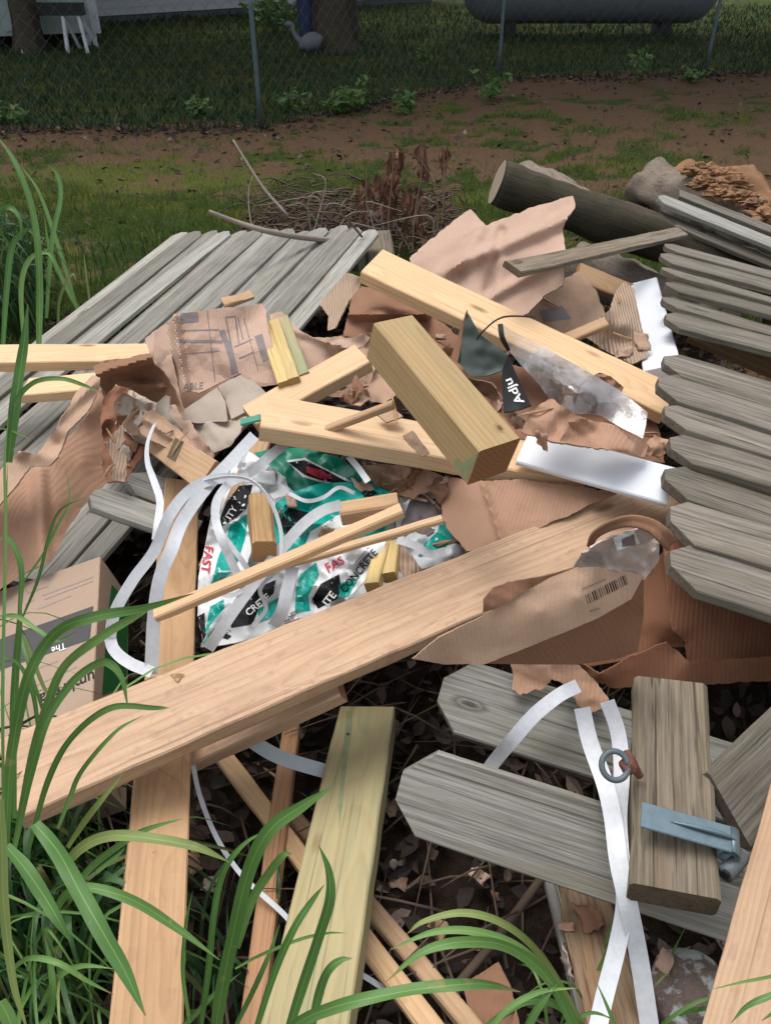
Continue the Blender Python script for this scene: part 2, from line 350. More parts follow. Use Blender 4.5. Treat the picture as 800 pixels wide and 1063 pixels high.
def clear_mat():
    m, nt, b = newmat('clear_plastic'); g = N(nt)
    tr = g.n('ShaderNodeBsdfTransparent'); tr.inputs[0].default_value = (.93,.93,.93,1)
    gl = g.n('ShaderNodeBsdfGlossy'); gl.inputs['Roughness'].default_value = .12
    df = g.n('ShaderNodeBsdfDiffuse'); df.inputs[0].default_value = (.66,.63,.64,1)
    lw = g.n('ShaderNodeLayerWeight'); lw.inputs[0].default_value = .3
    m1 = g.n('ShaderNodeMixShader'); g.l(g.math('ADD', g.math('MULTIPLY', lw.outputs['Fresnel'], .7), .05, clamp=True), m1.inputs[0]); g.l(tr.outputs[0], m1.inputs[1]); g.l(gl.outputs[0], m1.inputs[2])
    m2 = g.n('ShaderNodeMixShader'); tc = g.n('ShaderNodeTexCoord'); n1 = g.noise(tc.outputs['Object'], 22, 4, .65)
    g.l(g.ramp(n1, [(.35, .06), (.75, .28)]), m2.inputs[0]); g.l(m1.outputs[0], m2.inputs[1]); g.l(df.outputs[0], m2.inputs[2])
    nb = g.bump(n1, .25, .006); g.l(nb, gl.inputs['Normal'])
    g.l(m2.outputs[0], nt.nodes['Material Output'].inputs[0])
    return m
M['clear'] = clear_mat()

# ---------------------------------------------------------------- boards: a true rectangle fitted to four sighted corners
def rodr(v):
    th = np.linalg.norm(v)
    if th < 1e-9: return np.eye(3)
    k = v/th; K = np.array([[0,-k[2],k[1]],[k[2],0,-k[0]],[-k[1],k[0],0]])
    return np.eye(3) + math.sin(th)*K + (1-math.cos(th))*K@K
def fit_rect(corners, z, w, zsig=.04, tilt=25.0, low=None, t=0):
    A, B, C, D = [np.array(P(c[0], c[1], z)) for c in corners]
    u = (C+D)/2-(A+B)/2; L = np.linalg.norm(u); u /= L
    n = np.array([0,0,1.0]); v = np.cross(n, u)
    if v @ (B-A) < 0: v = -v; n = -n
    R0 = np.stack([u, v, n], 1)
    c0 = (A+B+C+D)/4
    tgt = np.array([c[:2] for c in corners], float)
    wt = np.array([(c[2] if len(c) > 2 else 1.0) for c in corners])
    def res(p):
        Rm = rodr(p[3:6]) @ R0; c = p[:3]; Lh = p[6]/2
        pts = [c - Lh*Rm[:,0] - w/2*Rm[:,1], c - Lh*Rm[:,0] + w/2*Rm[:,1], c + Lh*Rm[:,0] + w/2*Rm[:,1], c + Lh*Rm[:,0] - w/2*Rm[:,1]]
        r = []
        for q, tg, k in zip(pts, tgt, wt): r += list((proj(q)-tg)/3.0*k)
        if low:
            nn = Rm[:,2] if Rm[:,2] @ (CO-c) > 0 else -Rm[:,2]
            for i_, (lx, ly) in low.items(): r += list((proj(pts[i_]-nn*t)-np.array([lx, ly]))/3.0)
        r.append((c[2]-z)/zsig)
        nz = Rm[2,2]*(1 if R0[2,2] > 0 else -1)
        r.append(math.acos(max(-1, min(1, nz)))/math.radians(tilt))
        return np.array(r)
    p = np.array([*c0, 1e-4, 1e-4, 1e-4, L]); lam = 1e-3; r = res(p); cost = r@r
    for it in range(40):
        J = np.zeros((len(r), 7))
        for k in range(7):
            q = p.copy(); q[k] += 1e-5; J[:,k] = (res(q)-r)/1e-5
        H = J.T@J; st = -np.linalg.solve(H + lam*np.diag(np.diag(H)+1e-9), J.T@r)
        q = p+st; r2 = res(q); c2 = r2@r2
        if c2 < cost:
            if cost-c2 < 1e-7: p, r, cost = q, r2, c2; break
            p, r, cost = q, r2, c2; lam = max(lam/5, 1e-9)
        else: lam *= 6
    Rm = rodr(p[3:6]) @ R0
    u, v, n = Rm[:,0], Rm[:,1], Rm[:,2]
    if n @ (CO-p[:3]) < 0: v = -v; n = -n
    mt = Matrix(((u[0],v[0],n[0],p[0]),(u[1],v[1],n[1],p[1]),(u[2],v[2],n[2],p[2]),(0,0,0,1)))
    return mt, p[6], cost
def board_geo(L, w, t, bev=.003, dog0=0.0, dog1=0.0, warp=.003, jag=.001, seed=0):
    """plank in local space: x length, y width, top face at z=0; optional dog-ear ends; slightly worn edges"""
    rnd = random.Random(seed); seg = max(4, int(L/.04))
    prof = [(-w/2+bev, 0), (w/2-bev, 0), (w/2, -bev), (w/2, -t+bev), (w/2-bev, -t), (-w/2+bev, -t), (-w/2, -t+bev), (-w/2, -bev)]
    xs = [-L/2 + L*i/seg for i in range(seg+1)]
    if dog0 > 0: xs = [-L/2, -L/2+dog0*.5, -L/2+dog0] + [x for x in xs if x > -L/2+dog0+.01]
    if dog1 > 0: xs = [x for x in xs if x < L/2-dog1-.01] + [L/2-dog1, L/2-dog1*.5, L/2]
    ph = rnd.uniform(0, 6); bow = rnd.uniform(-1, 1)*warp*min(2.0, L)
    V, F = [], []; n = len(prof)
    for x in xs:
        s = 1.0
        if dog0 > 0 and x < -L/2+dog0: s = .34 + .66*((x+L/2)/dog0)
        if dog1 > 0 and x > L/2-dog1: s = .42 + .58*((L/2-x)/dog1)
        zz = bow*(1-(2*x/L)**2)
        for (y, z) in prof:
            j = jag*noise.noise((x*14+seed*3.1, y*40, z*40+ph))
            V.append((x, y*s + j*1.5, z+zz+j))
    for i in range(len(xs)-1):
        for k in range(n):
            a, b_, = i*n+k, i*n+(k+1) % n
            F.append((a, b_, b_+n, a+n))
    F.append(tuple(range(n))[::-1]); e = (len(xs)-1)*n; F.append(tuple(range(e, e+n)))
    # make sure faces point outward
    return V, [f[::-1] for f in F]
BOARDS = {}
SEED = [0]
def board(name, label, cat, corners, z, w, t, mat, group=None, parent=None, zsig=.04, tilt=25.0, dog0=0, dog1=0, bev=.003, jag=.001, warp=.003, ext0=0, ext1=0, low=None):
    SEED[0] += 1
    mt, L, cost = fit_rect(corners, z, w, zsig, tilt, low, t)
    if ext0 or ext1:
        mt = mt @ Matrix.Translation(((ext1-ext0)/2, 0, 0)); L += ext0+ext1
    V, F = board_geo(L, w, t, bev, dog0, dog1, warp, jag, SEED[0])
    o = mobj(name, V, F, mat, parent=parent, matrix=mt)
    if parent is None: tag(o, label, cat, group)
    pz = mt.translation.z
    print('BOARD %-28s z=%.3f (want %.2f) L=%.2f cost=%.1f ends z %.2f %.2f  %s' % (name, pz, z, L, cost, (mt@Vector((-L/2,0,0))).z, (mt@Vector((L/2,0,0))).z, (label or '')[:34]))
    return o

# ---------------------------------------------------------------- crumpled sheets
def tri_noise(x, y, s, seed):
    """faceted value noise: flat triangles meeting in creases"""
    x, y = x/s, y/s
    k = (x+y)*.36603; i, j = math.floor(x+k), math.floor(y+k)
    u, v = x+k-i, y+k-j
    def h(a, b):
        return noise.cell((a*1.7+seed*13.3+.5, b*2.3+seed*7.1+.5, seed+.5))*2-1
    if u > v: a, b_, c = h(i, j), h(i+1, j), h(i+1, j+1); return a*(1-u)+b_*(u-v)+c*v
    a, b_, c = h(i, j), h(i, j+1), h(i+1, j+1); return a*(1-v)+b_*(v-u)+c*u
def crumple(x, y, s, seed):
    x, y = x/s, y/s
    a1 = noise.noise((x*.8, y*.8, seed*1.3)); r2 = .5-abs(noise.noise((x*1.3, y*1.3+4.2, seed*.7)))*2.2
    return a1*.35 + r2*.20 + tri_noise(x*s, y*s, s*1.1, seed)*.62 + tri_noise(x*s+7, y*s, s*.5, seed+5)*.26
class Surf: pass
def rbf(ctrl):
    X = np.array([(c[0]/100, c[1]/100) for c in ctrl]); Z = np.array([c[2] for c in ctrl]); n = len(X)
    D = np.sqrt(((X[:,None]-X[None])**2).sum(-1)+1e-6)
    A = np.zeros((n+3, n+3)); A[:n,:n] = D + np.eye(n)*1e-3; A[:n,n] = 1; A[:n,n+1:] = X; A[n,:n] = 1; A[n+1:,:n] = X.T
    A[n:,n:] -= np.eye(3)*1e-9
    w = np.linalg.lstsq(A, np.concatenate([Z, np.zeros(3)]), rcond=None)[0]
    def f(px, py):
        q = np.array([px/100, py/100]); d = np.sqrt(((X-q)**2).sum(-1)+1e-6)
        return float(d@w[:n] + w[n] + q@w[n+1:])
    return f
def inside(p, poly):
    c = False; n = len(poly); x, y = p
    for i in range(n):
        x1, y1 = poly[i][:2]; x2, y2 = poly[i-1][:2]
        if (y1 > y) != (y2 > y) and x < (x2-x1)*(y-y1)/(y2-y1)+x1: c = not c
    return c
def triangulate(poly, dens, jag=0.0, seed=0, smoothedge=False):
    pts = []; n = len(poly); rnd = random.Random(seed)
    for i in range(n):
        a, b_ = poly[i], poly[(i+1) % n]; L = math.hypot(b_[0]-a[0], b_[1]-a[1]); k = max(1, int(L/dens))
        nx, ny = -(b_[1]-a[1])/max(L, 1e-6), (b_[0]-a[0])/max(L, 1e-6)
        for q in range(k):
            t = q/k; x, y = a[0]+(b_[0]-a[0])*t, a[1]+(b_[1]-a[1])*t
            s_ = .06*(x*1.3+y); j = jag*(noise.noise((x*.045, y*.045, seed))*1.2 + max(0, noise.noise((x*.19, y*.19, seed+4)))*2.0 - .4 + rnd.uniform(-.25, .25))*(1 if q else .4)
            pts.append((x+nx*j, y+ny*j))
    nb = len(pts); bpts = np.array(pts)
    x0, x1 = min(p[0] for p in pts), max(p[0] for p in pts); y0, y1 = min(p[1] for p in pts), max(p[1] for p in pts)
    inner = []; row = 0; y = y0+dens*.5
    while y < y1:
        x = x0 + dens*(.5 if row % 2 else 1.0)
        while x < x1:
            p = (x+rnd.uniform(-.12, .12)*dens, y+rnd.uniform(-.12, .12)*dens)
            if ((bpts-p)**2).sum(1).min() > (dens*.45)**2 and inside(p, pts): inner.append(p)
            x += dens
        y += dens*.87; row += 1
    allp = [Vector(p) for p in pts+inner]
    ed = [(i, (i+1) % nb) for i in range(nb)]
    v2, e2, f2, _, _, _ = geometry.delaunay_2d_cdt(allp, ed, [], 0, 1e-5)
    out = []
    for f in f2:
        cx = sum(v2[i][0] for i in f)/len(f); cy = sum(v2[i][1] for i in f)/len(f)
        if inside((cx, cy), pts): out.append(tuple(f))
    return [tuple(v) for v in v2], out
def sheet(name, label, cat, outline, mat, ctrl=(), amp=.006, sp=30, thick=.003, dens=3.2, jag=0.0, parent=None, group=None, z=None, fold=(), smooth=True, smoothamp=0.0, mat2=None):
    SEED[0] += 1; sd_ = SEED[0]
    out = [(c[0], c[1], c[2] if len(c) > 2 else z) for c in outline]
    f0 = rbf(out + [(c[0], c[1], c[2]) for c in ctrl])
    def zf(px, py):
        ra = sd_*1.1; ux = px*math.cos(ra)-py*math.sin(ra); uy = px*math.sin(ra)+py*math.cos(ra); wx = ux+noise.noise((px*.012, py*.012, sd_))*sp*.6; wy = uy+noise.noise((px*.012, py*.012, sd_+9))*sp*.6
        v = f0(px, py) + amp*.7*crumple(wx, wy, sp, sd_)
        if smoothamp: v += smoothamp*noise.noise((px/sp*.7, py/sp*.7, sd_*1.3))
        for (ax, ay, bx, by, wd_, h) in fold:     # ridge along a line
            L = math.hypot(bx-ax, by-ay); t = max(0, min(1, ((px-ax)*(bx-ax)+(py-ay)*(by-ay))/L**2))
            d = math.hypot(px-ax-t*(bx-ax), py-ay-t*(by-ay)); v += h*(.5+.5*math.cos(math.pi*min(1, d/wd_)))
        return v
    v2, f2 = triangulate(out, dens, jag, sd_)
    V = [P(x, y, zf(x, y)) for x, y in v2]; F = []
    for f in f2:
        a, b_, c = V[f[0]], V[f[1]], V[f[2]]
        nn = (b_-a).cross(c-a)
        F.append(f if nn.dot(Vector(CO)-a) > 0 else tuple(reversed(f)))
    o = mobj(name, V, F, [mat] if mat2 is None else [mat, mat2], smooth=smooth, parent=parent)
    if thick:
        md = o.modifiers.new('Thickness', 'SOLIDIFY'); md.thickness = thick; md.offset = -1
        if mat2 is None and cat == 'cardboard':
            o.data.materials.append(M['cardedge']); md.thickness = .004; md.material_offset_rim = 1
        if mat2 is not None: md.material_offset = 1; md.material_offset_rim = 1
        es = o.modifiers.new('Edges', 'EDGE_SPLIT'); es.split_angle = math.radians(50)
    if parent is None: tag(o, label, cat, group)
    s = Surf(); s.obj = o; s.bvh = BVHTree.FromPolygons([tuple(v) for v in V], F); s.zf = zf
    return s
def surf_of(o):
    """sight-line surface for a rigid board or box"""
    m = MATS[o.name]
    s = Surf(); s.obj = o; s.bvh = BVHTree.FromPolygons([tuple(m @ v.co) for v in o.data.vertices], [tuple(p.vertices) for p in o.data.polygons])
    s.zf = None
    return s
def hit(s, px, py, off):
    d = Vector(ray(px, py)).normalized()
    loc, nn, idx, dist = s.bvh.ray_cast(Vector(CO), d)
    if loc is None:
        loc, nn, idx, dd = s.bvh.find_nearest(PD(px, py, 1.0) if s.zf is None else P(px, py, s.zf(px, py)))
        if loc is None: return None
        return loc - d*off
    return loc - d*off
def mark(s, name, poly, mat, off=.0012, dens=4.0, jag=0):
    v2, f2 = triangulate(poly, dens, jag, 1)
    V = [hit(s, x, y, off) for x, y in v2]; F = []
    for f in f2:
        a, b_, c = V[f[0]], V[f[1]], V[f[2]]
        F.append(f if (b_-a).cross(c-a).dot(Vector(CO)-a) > 0 else tuple(reversed(f)))
    return mobj(name, V, F, mat, parent=s.obj)
def tmark(s, name, text, org, xd, yd, mat, off=.0016, bold=0.0, shear=0.0):
    """lettering laid on a surface: org = picture point of the baseline start, xd/yd = picture vectors of one em"""
    cu = bpy.data.curves.new('lettering', 'FONT'); cu.body = text; cu.size = 1.0; cu.offset = bold; cu.resolution_u = 3; cu.shear = shear
    to = bpy.data.objects.new('lettering_src', cu); COL.objects.link(to)
    me = bpy.data.meshes.new_from_object(to.evaluated_get(bpy.context.evaluated_depsgraph_get()))
    COL.objects.unlink(to); bpy.data.objects.remove(to)
    bm = bmesh.new(); bm.from_mesh(me); bmesh.ops.triangulate(bm, faces=bm.faces)
    for _ in range(2):
        es = [e for e in bm.edges if e.calc_length() > .22]
        if es: bmesh.ops.subdivide_edges(bm, edges=es, cuts=1)
    bmesh.ops.triangulate(bm, faces=bm.faces)
    bm.verts.ensure_lookup_table(); V = []
    for v in bm.verts:
        px = org[0]+v.co.x*xd[0]+v.co.y*yd[0]; py = org[1]+v.co.x*xd[1]+v.co.y*yd[1]
        V.append(hit(s, px, py, off))
    F = []
    for f in bm.faces:
        ix = tuple(v.index for v in f.verts); a, b_, c = V[ix[0]], V[ix[1]], V[ix[2]]
        F.append(ix if (b_-a).cross(c-a).dot(Vector(CO)-a) > 0 else tuple(reversed(ix)))
    bm.free()
    return mobj(name, V, F, mat, parent=s.obj)

# ---------------------------------------------------------------- ribbons, tubes
def catmull(pts, n):
    pts = [np.array(p, float) for p in pts]; P_ = [2*pts[0]-pts[1]] + pts + [2*pts[-1]-pts[-2]]; out = []
    for i in range(1, len(P_)-2):
        for k in range(n):
            t = k/n; a, b_, c, d = P_[i-1], P_[i], P_[i+1], P_[i+2]
            out.append(.5*((2*b_)+(-a+c)*t+(2*a-5*b_+4*c-d)*t*t+(-a+3*b_-3*c+d)*t**3))
    out.append(pts[-1]); return out
def ribbon_geo(pts, widths, rolls, n=6, crease=0.0, cols=3, V=None, F=None):
    """pts 3D; rolls = rotation about the path away from facing the camera"""
    V = [] if V is None else V; F = [] if F is None else F
    data = catmull([(*p, w, r) for p, w, r in zip(pts, widths, rolls)], n); base = len(V); m = len(data)
    for i, q in enumerate(data):
        p = Vector(q[:3]); a = Vector(data[max(0, i-1)][:3]); b_ = Vector(data[min(m-1, i+1)][:3]); t = (b_-a).normalized()
        view = (Vector(CO)-p).normalized(); s = t.cross(view).normalized(); nn = s.cross(t).normalized()
        s = (Matrix.Rotation(q[4], 3, t) @ s); nn = s.cross(t)
        if nn.dot(view) < 0: nn = -nn
        for k in range(cols):
            u = k/(cols-1)*2-1
            V.append(p + s*(u*max(q[3], 1e-4)/2) + nn*(crease*q[3]*(abs(u)-.5)))
    for i in range(m-1):
        for k in range(cols-1):
            a = base+i*cols+k; F.append((a, a+1, a+cols+1, a+cols))
    return V, F
def strap(name, label, pts, w=.022, mat=None, group='white plastic strapping bands', rolls=None, thick=.0012, parent=None):
    P3 = [P(*p[:3]) for p in pts]; ws = [p[3] if len(p) > 3 else w for p in pts]; rs = rolls or [0.15*math.sin(i*1.7) for i in range(len(pts))]
    V, F = ribbon_geo(P3, ws, rs, 10, .03, 4)
    o = mobj(name, V, F, mat or M['strap'], smooth=False, parent=parent)
    md = o.modifiers.new('Thickness', 'SOLIDIFY'); md.thickness = thick
    if parent is None: tag(o, label, 'strap', group)
    return o
def tube_geo(pts, rads, sides=6, n=4, V=None, F=None):
    V = [] if V is None else V; F = [] if F is None else F
    data = catmull([(*p, r) for p, r in zip(pts, rads)], n) if n > 1 else [np.array((*p, r)) for p, r in zip(pts, rads)]
    base = len(V); m = len(data); ref = Vector((.13, .27, .95))
    for i, q in enumerate(data):
        p = Vector(q[:3]); t = (Vector(data[min(m-1, i+1)][:3])-Vector(data[max(0, i-1)][:3])).normalized()
        s = t.cross(ref)
        if s.length < .1: s = t.cross(Vector((1, 0, 0)))
        s.normalize(); u = t.cross(s)
        for k in range(sides):
            a = 2*math.pi*k/sides; V.append(p+(s*math.cos(a)+u*math.sin(a))*max(q[3], 2e-4))
    for i in range(m-1):
        for k in range(sides):
            a = base+i*sides+k; b_ = base+i*sides+(k+1) % sides; F.append((a, b_, b_+sides, a+sides))
    F.append(tuple(range(base, base+sides))[::-1]); e = base+(m-1)*sides; F.append(tuple(range(e, e+sides)))
    return V, F
def box_geo(x0, x1, y0, y1, z0, z1, V=None, F=None):
    V = [] if V is None else V; F = [] if F is None else F; b_ = len(V)
    V += [(x0,y0,z0),(x1,y0,z0),(x1,y1,z0),(x0,y1,z0),(x0,y0,z1),(x1,y0,z1),(x1,y1,z1),(x0,y1,z1)]
    F += [tuple(b_+i for i in f) for f in ((3,2,1,0),(4,5,6,7),(0,1,5,4),(1,2,6,5),(2,3,7,6),(3,0,4,7))]
    return V, F

# ================================================================ THE GROUND
FENCE_X = [-30, -8, -1.1, 1.29, 3.75, 12, 40]; FENCE_Y = [7.2, 7.5, 7.7, 10.3, 10.6, 11.4, 14]
def fy(x): return float(np.interp(x, FENCE_X, FENCE_Y))
def sst(a, b_, v):
    t = max(0.0, min(1.0, (v-a)/(b_-a))); return t*t*(3-2*t)
def nz(x, y, s, o=0.0): return noise.fractal((x*s, y*s, o), .6, 2.1, 4)
def cover(x, y):
    """how much of the ground is grass here"""
    f = fy(x); d = f-y; n = nz(x, y, 1.3); n2 = nz(x, y, 4.0, 5.0)
    if d < 0: g = .95*sst(0.0, -.5, d) + .1
    else:
        edge = float(np.interp(x, [-6, -2, 0, 2, 5], [6.7, 6.4, 6.0, 5.6, 5.2]))
        g = 1.0 - .88*sst(edge-.9, edge+.7, y + n*1.6 + n2*.5)
        g += .8*sst(.0, .35, n+n2*.6)*(1 if x < 1.6 else .6)*sst(f-.2, f-1.2, y)
        g -= .5*sst(.1, .4, -n-n2*.7)
    e = ((x-.15)/1.9)**2 + ((y-1.5)/2.3)**2
    g *= sst(.85, 1.25, e + n2*.25)
    return max(0.0, min(1.0, g + n2*.12))
def mossy(x, y):
    e = ((x+1.55)/1.35)**2+((y-6.25)/.55)**2 if x < 3 else 9
    e2 = ((x-.9)/.5)**2+((y-5.6)/.3)**2
    return max(sst(1.3, .5, e+nz(x, y, 2.5, 3)*.9), .7*sst(1.2, .5, e2+nz(x, y, 2.5, 3)*.9))
def hm(x, y):
    e = ((x-.1)/1.5)**2 + ((y-1.7)/2.2)**2
    return .10*max(0, 1-e) + .018*nz(x, y, 2.5, 2.0) + .008*nz(x, y, 9, 1.0)*(1 if y < 12 else 0)
def axis(a, b_, st, far, k):
    v = [a + i*st for i in range(int((b_-a)/st)+1)]; lo, hi = [], []; s = st
    x = v[-1]
    while x < far: s *= k; x += s; hi.append(x)
    x = v[0]; s = st
    while x > -far: s *= k; x -= s; lo.append(x)
    return lo[::-1]+v+hi
gx = axis(-5, 5, .1, 250, 1.35); gy = axis(-.5, 11.5, .1, 250, 1.35)
V = [(x, y, hm(x, y) if abs(x) < 8 and -2 < y < 20 else 0) for y in gy for x in gx]; nx_ = len(gx)
F = [(j*nx_+i, j*nx_+i+1, (j+1)*nx_+i+1, (j+1)*nx_+i) for j in range(len(gy)-1) for i in range(nx_-1)]
gm, nt, b = newmat('yard_ground'); g = N(nt)
at = g.n('ShaderNodeAttribute'); at.attribute_name = 'grass_cover'
tc = g.n('ShaderNodeTexCoord'); co = tc.outputs['Object']
n1 = g.noise(co, 6, 5, .65); n2 = g.noise(co, 40, 4, .7); n3 = g.noise(co, 1.6, 4, .6); n4 = g.noise(co, 14, 3, .7)
dirt = g.mix(n2, (.04,.026,.017), (.22,.135,.08)); dirt = g.mix(g.math('MULTIPLY', n1, .6), dirt, (.115,.07,.04))
gr = g.mix(g.ramp(n1, [(.35, 0.0), (.65, 1.0)]), (.03,.055,.014), (.075,.10,.022))
moss = g.mix(g.ramp(g.noise(g.map(co, (.7, 1.8, 1)), 1.0, 4, .6), [(.52, 0.0), (.62, 1.0)]), gr, (.12,.115,.015))
gr = g.mix(g.math('MULTIPLY', n2, .5), moss, (.02,.02,.01))
cv = g.ramp(g.math('ADD', at.outputs['Fac'], g.math('MULTIPLY', g.math('SUBTRACT', n4, .5), .9)), [(.38, 0.0), (.62, 1.0)])
at3 = g.n('ShaderNodeAttribute'); at3.attribute_name = 'moss'
gr = g.mix(g.math('MULTIPLY', at3.outputs['Fac'], .8), gr, g.mix(n2, (.06,.075,.015), (.13,.13,.028)))
colr = g.mix(cv, dirt, gr)
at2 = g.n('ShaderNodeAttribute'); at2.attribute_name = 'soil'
colr = g.mix(at2.outputs['Fac'], colr, g.mix(n2, (.008,.006,.005), (.05,.033,.024)))  # dark soil, blackened further to paint the shade of the pile's gaps
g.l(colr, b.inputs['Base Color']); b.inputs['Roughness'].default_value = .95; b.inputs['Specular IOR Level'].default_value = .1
g.l(g.bump(g.math('ADD', n2, n1), .8, .03), b.inputs['Normal'])
ground = mobj('ground', V, F, gm, smooth=True, recenter=False); tag(ground, kind='structure', label='yard ground of short grass, bare brown dirt and dark soil with painted gap shade under the pile')
gmo = ground.data.attributes.new('moss', 'FLOAT', 'POINT'); gmo.data.foreach_set('value', [mossy(v[0], v[1]) for v in V])
ga = ground.data.attributes.new('grass_cover', 'FLOAT', 'POINT'); ga.data.foreach_set('value', [cover(v[0], v[1]) if abs(v[0]) < 15 and v[1] < 25 else .9 for v in V])
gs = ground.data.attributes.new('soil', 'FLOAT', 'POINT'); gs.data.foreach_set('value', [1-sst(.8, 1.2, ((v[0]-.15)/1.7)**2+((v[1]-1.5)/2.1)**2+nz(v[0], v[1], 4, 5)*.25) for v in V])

def card_mass(name, pts, size, mat, label, flat=.6, upd=None, curl=.35):
    """many small bent leaves as one mesh (4 triangles each)"""
    V, F = [], []
    for (x, y, z) in pts:
        s = size*random.uniform(.55, 1.25); a = random.uniform(0, 6.28)
        nv = Vector((random.gauss(0, flat), random.gauss(0, flat), 1)).normalized()
        u = nv.cross(Vector((math.cos(a), math.sin(a), .01))).normalized(); v = nv.cross(u); c = Vector((x, y, z)); k = len(V)
        cl = curl*random.uniform(.2, 1.3)
        tw = random.uniform(-.5, .5); r = [random.uniform(.75, 1.2) for _ in range(8)]
        V += [c-u*s*1.1+nv*s*cl*.3*r[0], c-u*s*.45+v*s*.5*r[1]+nv*s*cl*(.45+tw), c+u*s*.15+v*s*.62*r[2]+nv*s*cl*(.5+tw*.5), c+u*s*.7+v*s*.3*r[3]+nv*s*cl*.6, c+u*s*1.15*r[4]+nv*s*cl*(.9-tw),
              c+u*s*.65-v*s*.36*r[5]+nv*s*cl*.5, c+u*s*.1-v*s*.6*r[6]+nv*s*cl*(.55-tw*.5), c-u*s*.5-v*s*.45*r[7]+nv*s*cl*(.4-tw), c-u*s*.4, c+u*s*.2-nv*s*.05, c+u*s*.7+nv*s*cl*.2]
        F += [(k, k+8, k+1), (k+1, k+8, k+9, k+2), (k+2, k+9, k+10, k+3), (k+3, k+10, k+4), (k+4, k+10, k+5), (k+5, k+10, k+9, k+6), (k+6, k+9, k+8, k+7), (k+7, k+8, k)]
    o = mobj(name, V, F, mat, recenter=False); tag(o, label, None, kind='stuff')
    return o
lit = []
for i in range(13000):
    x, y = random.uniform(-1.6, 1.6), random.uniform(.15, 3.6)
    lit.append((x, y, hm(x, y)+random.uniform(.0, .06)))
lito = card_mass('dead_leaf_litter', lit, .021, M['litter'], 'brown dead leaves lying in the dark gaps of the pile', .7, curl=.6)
lit = []
for i in range(3400):
    x = random.uniform(-6.5, 6); f = fy(x); 
    if random.random() < .55: y = f - abs(random.gauss(0, .25)) + .1
    else: y = random.uniform(4.6, f+.8)
    lit.append((x, y, hm(x, y)+random.uniform(0, .02)))
card_mass('fence_line_leaf_litter', lit, .028, M['litter'], 'dry leaves scattered on the dirt along the chain link fence', .35)

def blades(name, n, region, hgt, wid, mat, label, cfn):
    xs, ys, hs = [], [], []
    while len(xs) < n:
        x, y = region(); c = cfn(x, y)
        if random.random() < c: xs.append(x); ys.append(y); hs.append(hgt*random.uniform(.5, 1.3)*(.5+.5*c))
    n = len(xs); X = np.array(xs); Y = np.array(ys); H = np.array(hs); Z = np.array([hm(x, y) if y < 20 else 0 for x, y in zip(xs, ys)])
    a = RNG.uniform(0, 6.28, n); le = RNG.uniform(0, .8, n)*H; b2 = RNG.uniform(0, 6.28, n); w = wid*RNG.uniform(.6, 1.3, n)
    V = np.zeros((n, 4, 3)); 
    V[:,0] = np.stack([X-np.cos(a)*w/2, Y-np.sin(a)*w/2, Z-.003], 1); V[:,1] = np.stack([X+np.cos(a)*w/2, Y+np.sin(a)*w/2, Z-.003], 1)
    V[:,2] = np.stack([X+np.cos(a)*w*.4+np.cos(b2)*le*.35, Y+np.sin(a)*w*.4+np.sin(b2)*le*.35, Z+H*.6], 1)
    V[:,3] = np.stack([X+np.cos(b2)*le, Y+np.sin(b2)*le, Z+H], 1)
    idx = np.arange(n)*4; Fa = np.concatenate([np.stack([idx, idx+1, idx+2], 1), np.stack([idx, idx+2, idx+3], 1)])
    o = mobj(name, V.reshape(-1, 3), Fa.tolist(), mat, recenter=False); tag(o, label, None, kind='stuff'); return o
def reg_near():
    while True:
        y = random.uniform(3.1, 8.6); x = random.uniform(-1, 1)*(.56*y+.9)
        return x, y
blades('lawn_grass', 70000, reg_near, .045, .0055, M['lawn'], 'short green grass growing in patches between the pile and the fence', lambda x, y: cover(x, y)*(1-.75*mossy(x, y)) if y < fy(x) else 0)
def reg_far():
    y = random.uniform(7.4, 19); return random.uniform(-1, 1)*(.56*y+1.0), y
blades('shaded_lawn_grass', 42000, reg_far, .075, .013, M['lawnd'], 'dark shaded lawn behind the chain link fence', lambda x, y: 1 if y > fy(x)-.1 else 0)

# ================================================================ THE FAR YARD
M['wiremesh'] = flat_mat('dull_wire', (.10,.11,.11), .6, .4)
# --- chain link fence
fence = empty('chain_link_fence', (1.29, 10.3, 0), 'thin grey chain link fence running across the back of the yard', 'fence')
posts = [(-8, 7.5), (-4.5, 7.6), (-1.1, 7.7), (1.29, 10.3), (3.75, 10.6), (6.6, 10.9)]
for (x, y) in posts:
    V, F = tube_geo([(x, y, 0), (x, y, .6), (x, y, 1.25)], [.02]*3, 10, 2)
    po = mobj('post', V, F, M['steel'], smooth=True, parent=fence)
    V, F = tube_geo([(x, y, 1.25), (x, y, 1.27), (x, y, 1.295)], [.025, .024, .008], 10, 1)
    mobj('post_cap', V, F, M['steel'], parent=po)
V, F = tube_geo([(x, y, 1.22) for x, y in posts], [.02]*len(posts), 8, 1); mobj('top_rail', V, F, M['steel'], smooth=True, parent=fence)
V, F = [], []
for (xa, ya), (xb, yb) in zip(posts, posts[1:]):
    L = math.hypot(xb-xa, yb-ya); n = int(L/.06); dx, dy = (xb-xa)/n, (yb-ya)/n
    for i in range(n):
        pts = []
        for k in range(21):
            u = i + (.5+.5*(-1)**(k+i))*1.0
            pts.append((xa+dx*u, ya+dy*u-.03, .03+k*.059))
        V, F = tube_geo(pts, [.0017]*21, 3, 1, V, F)
mobj('wire_mesh', V, F, M['wiremesh'], parent=fence)

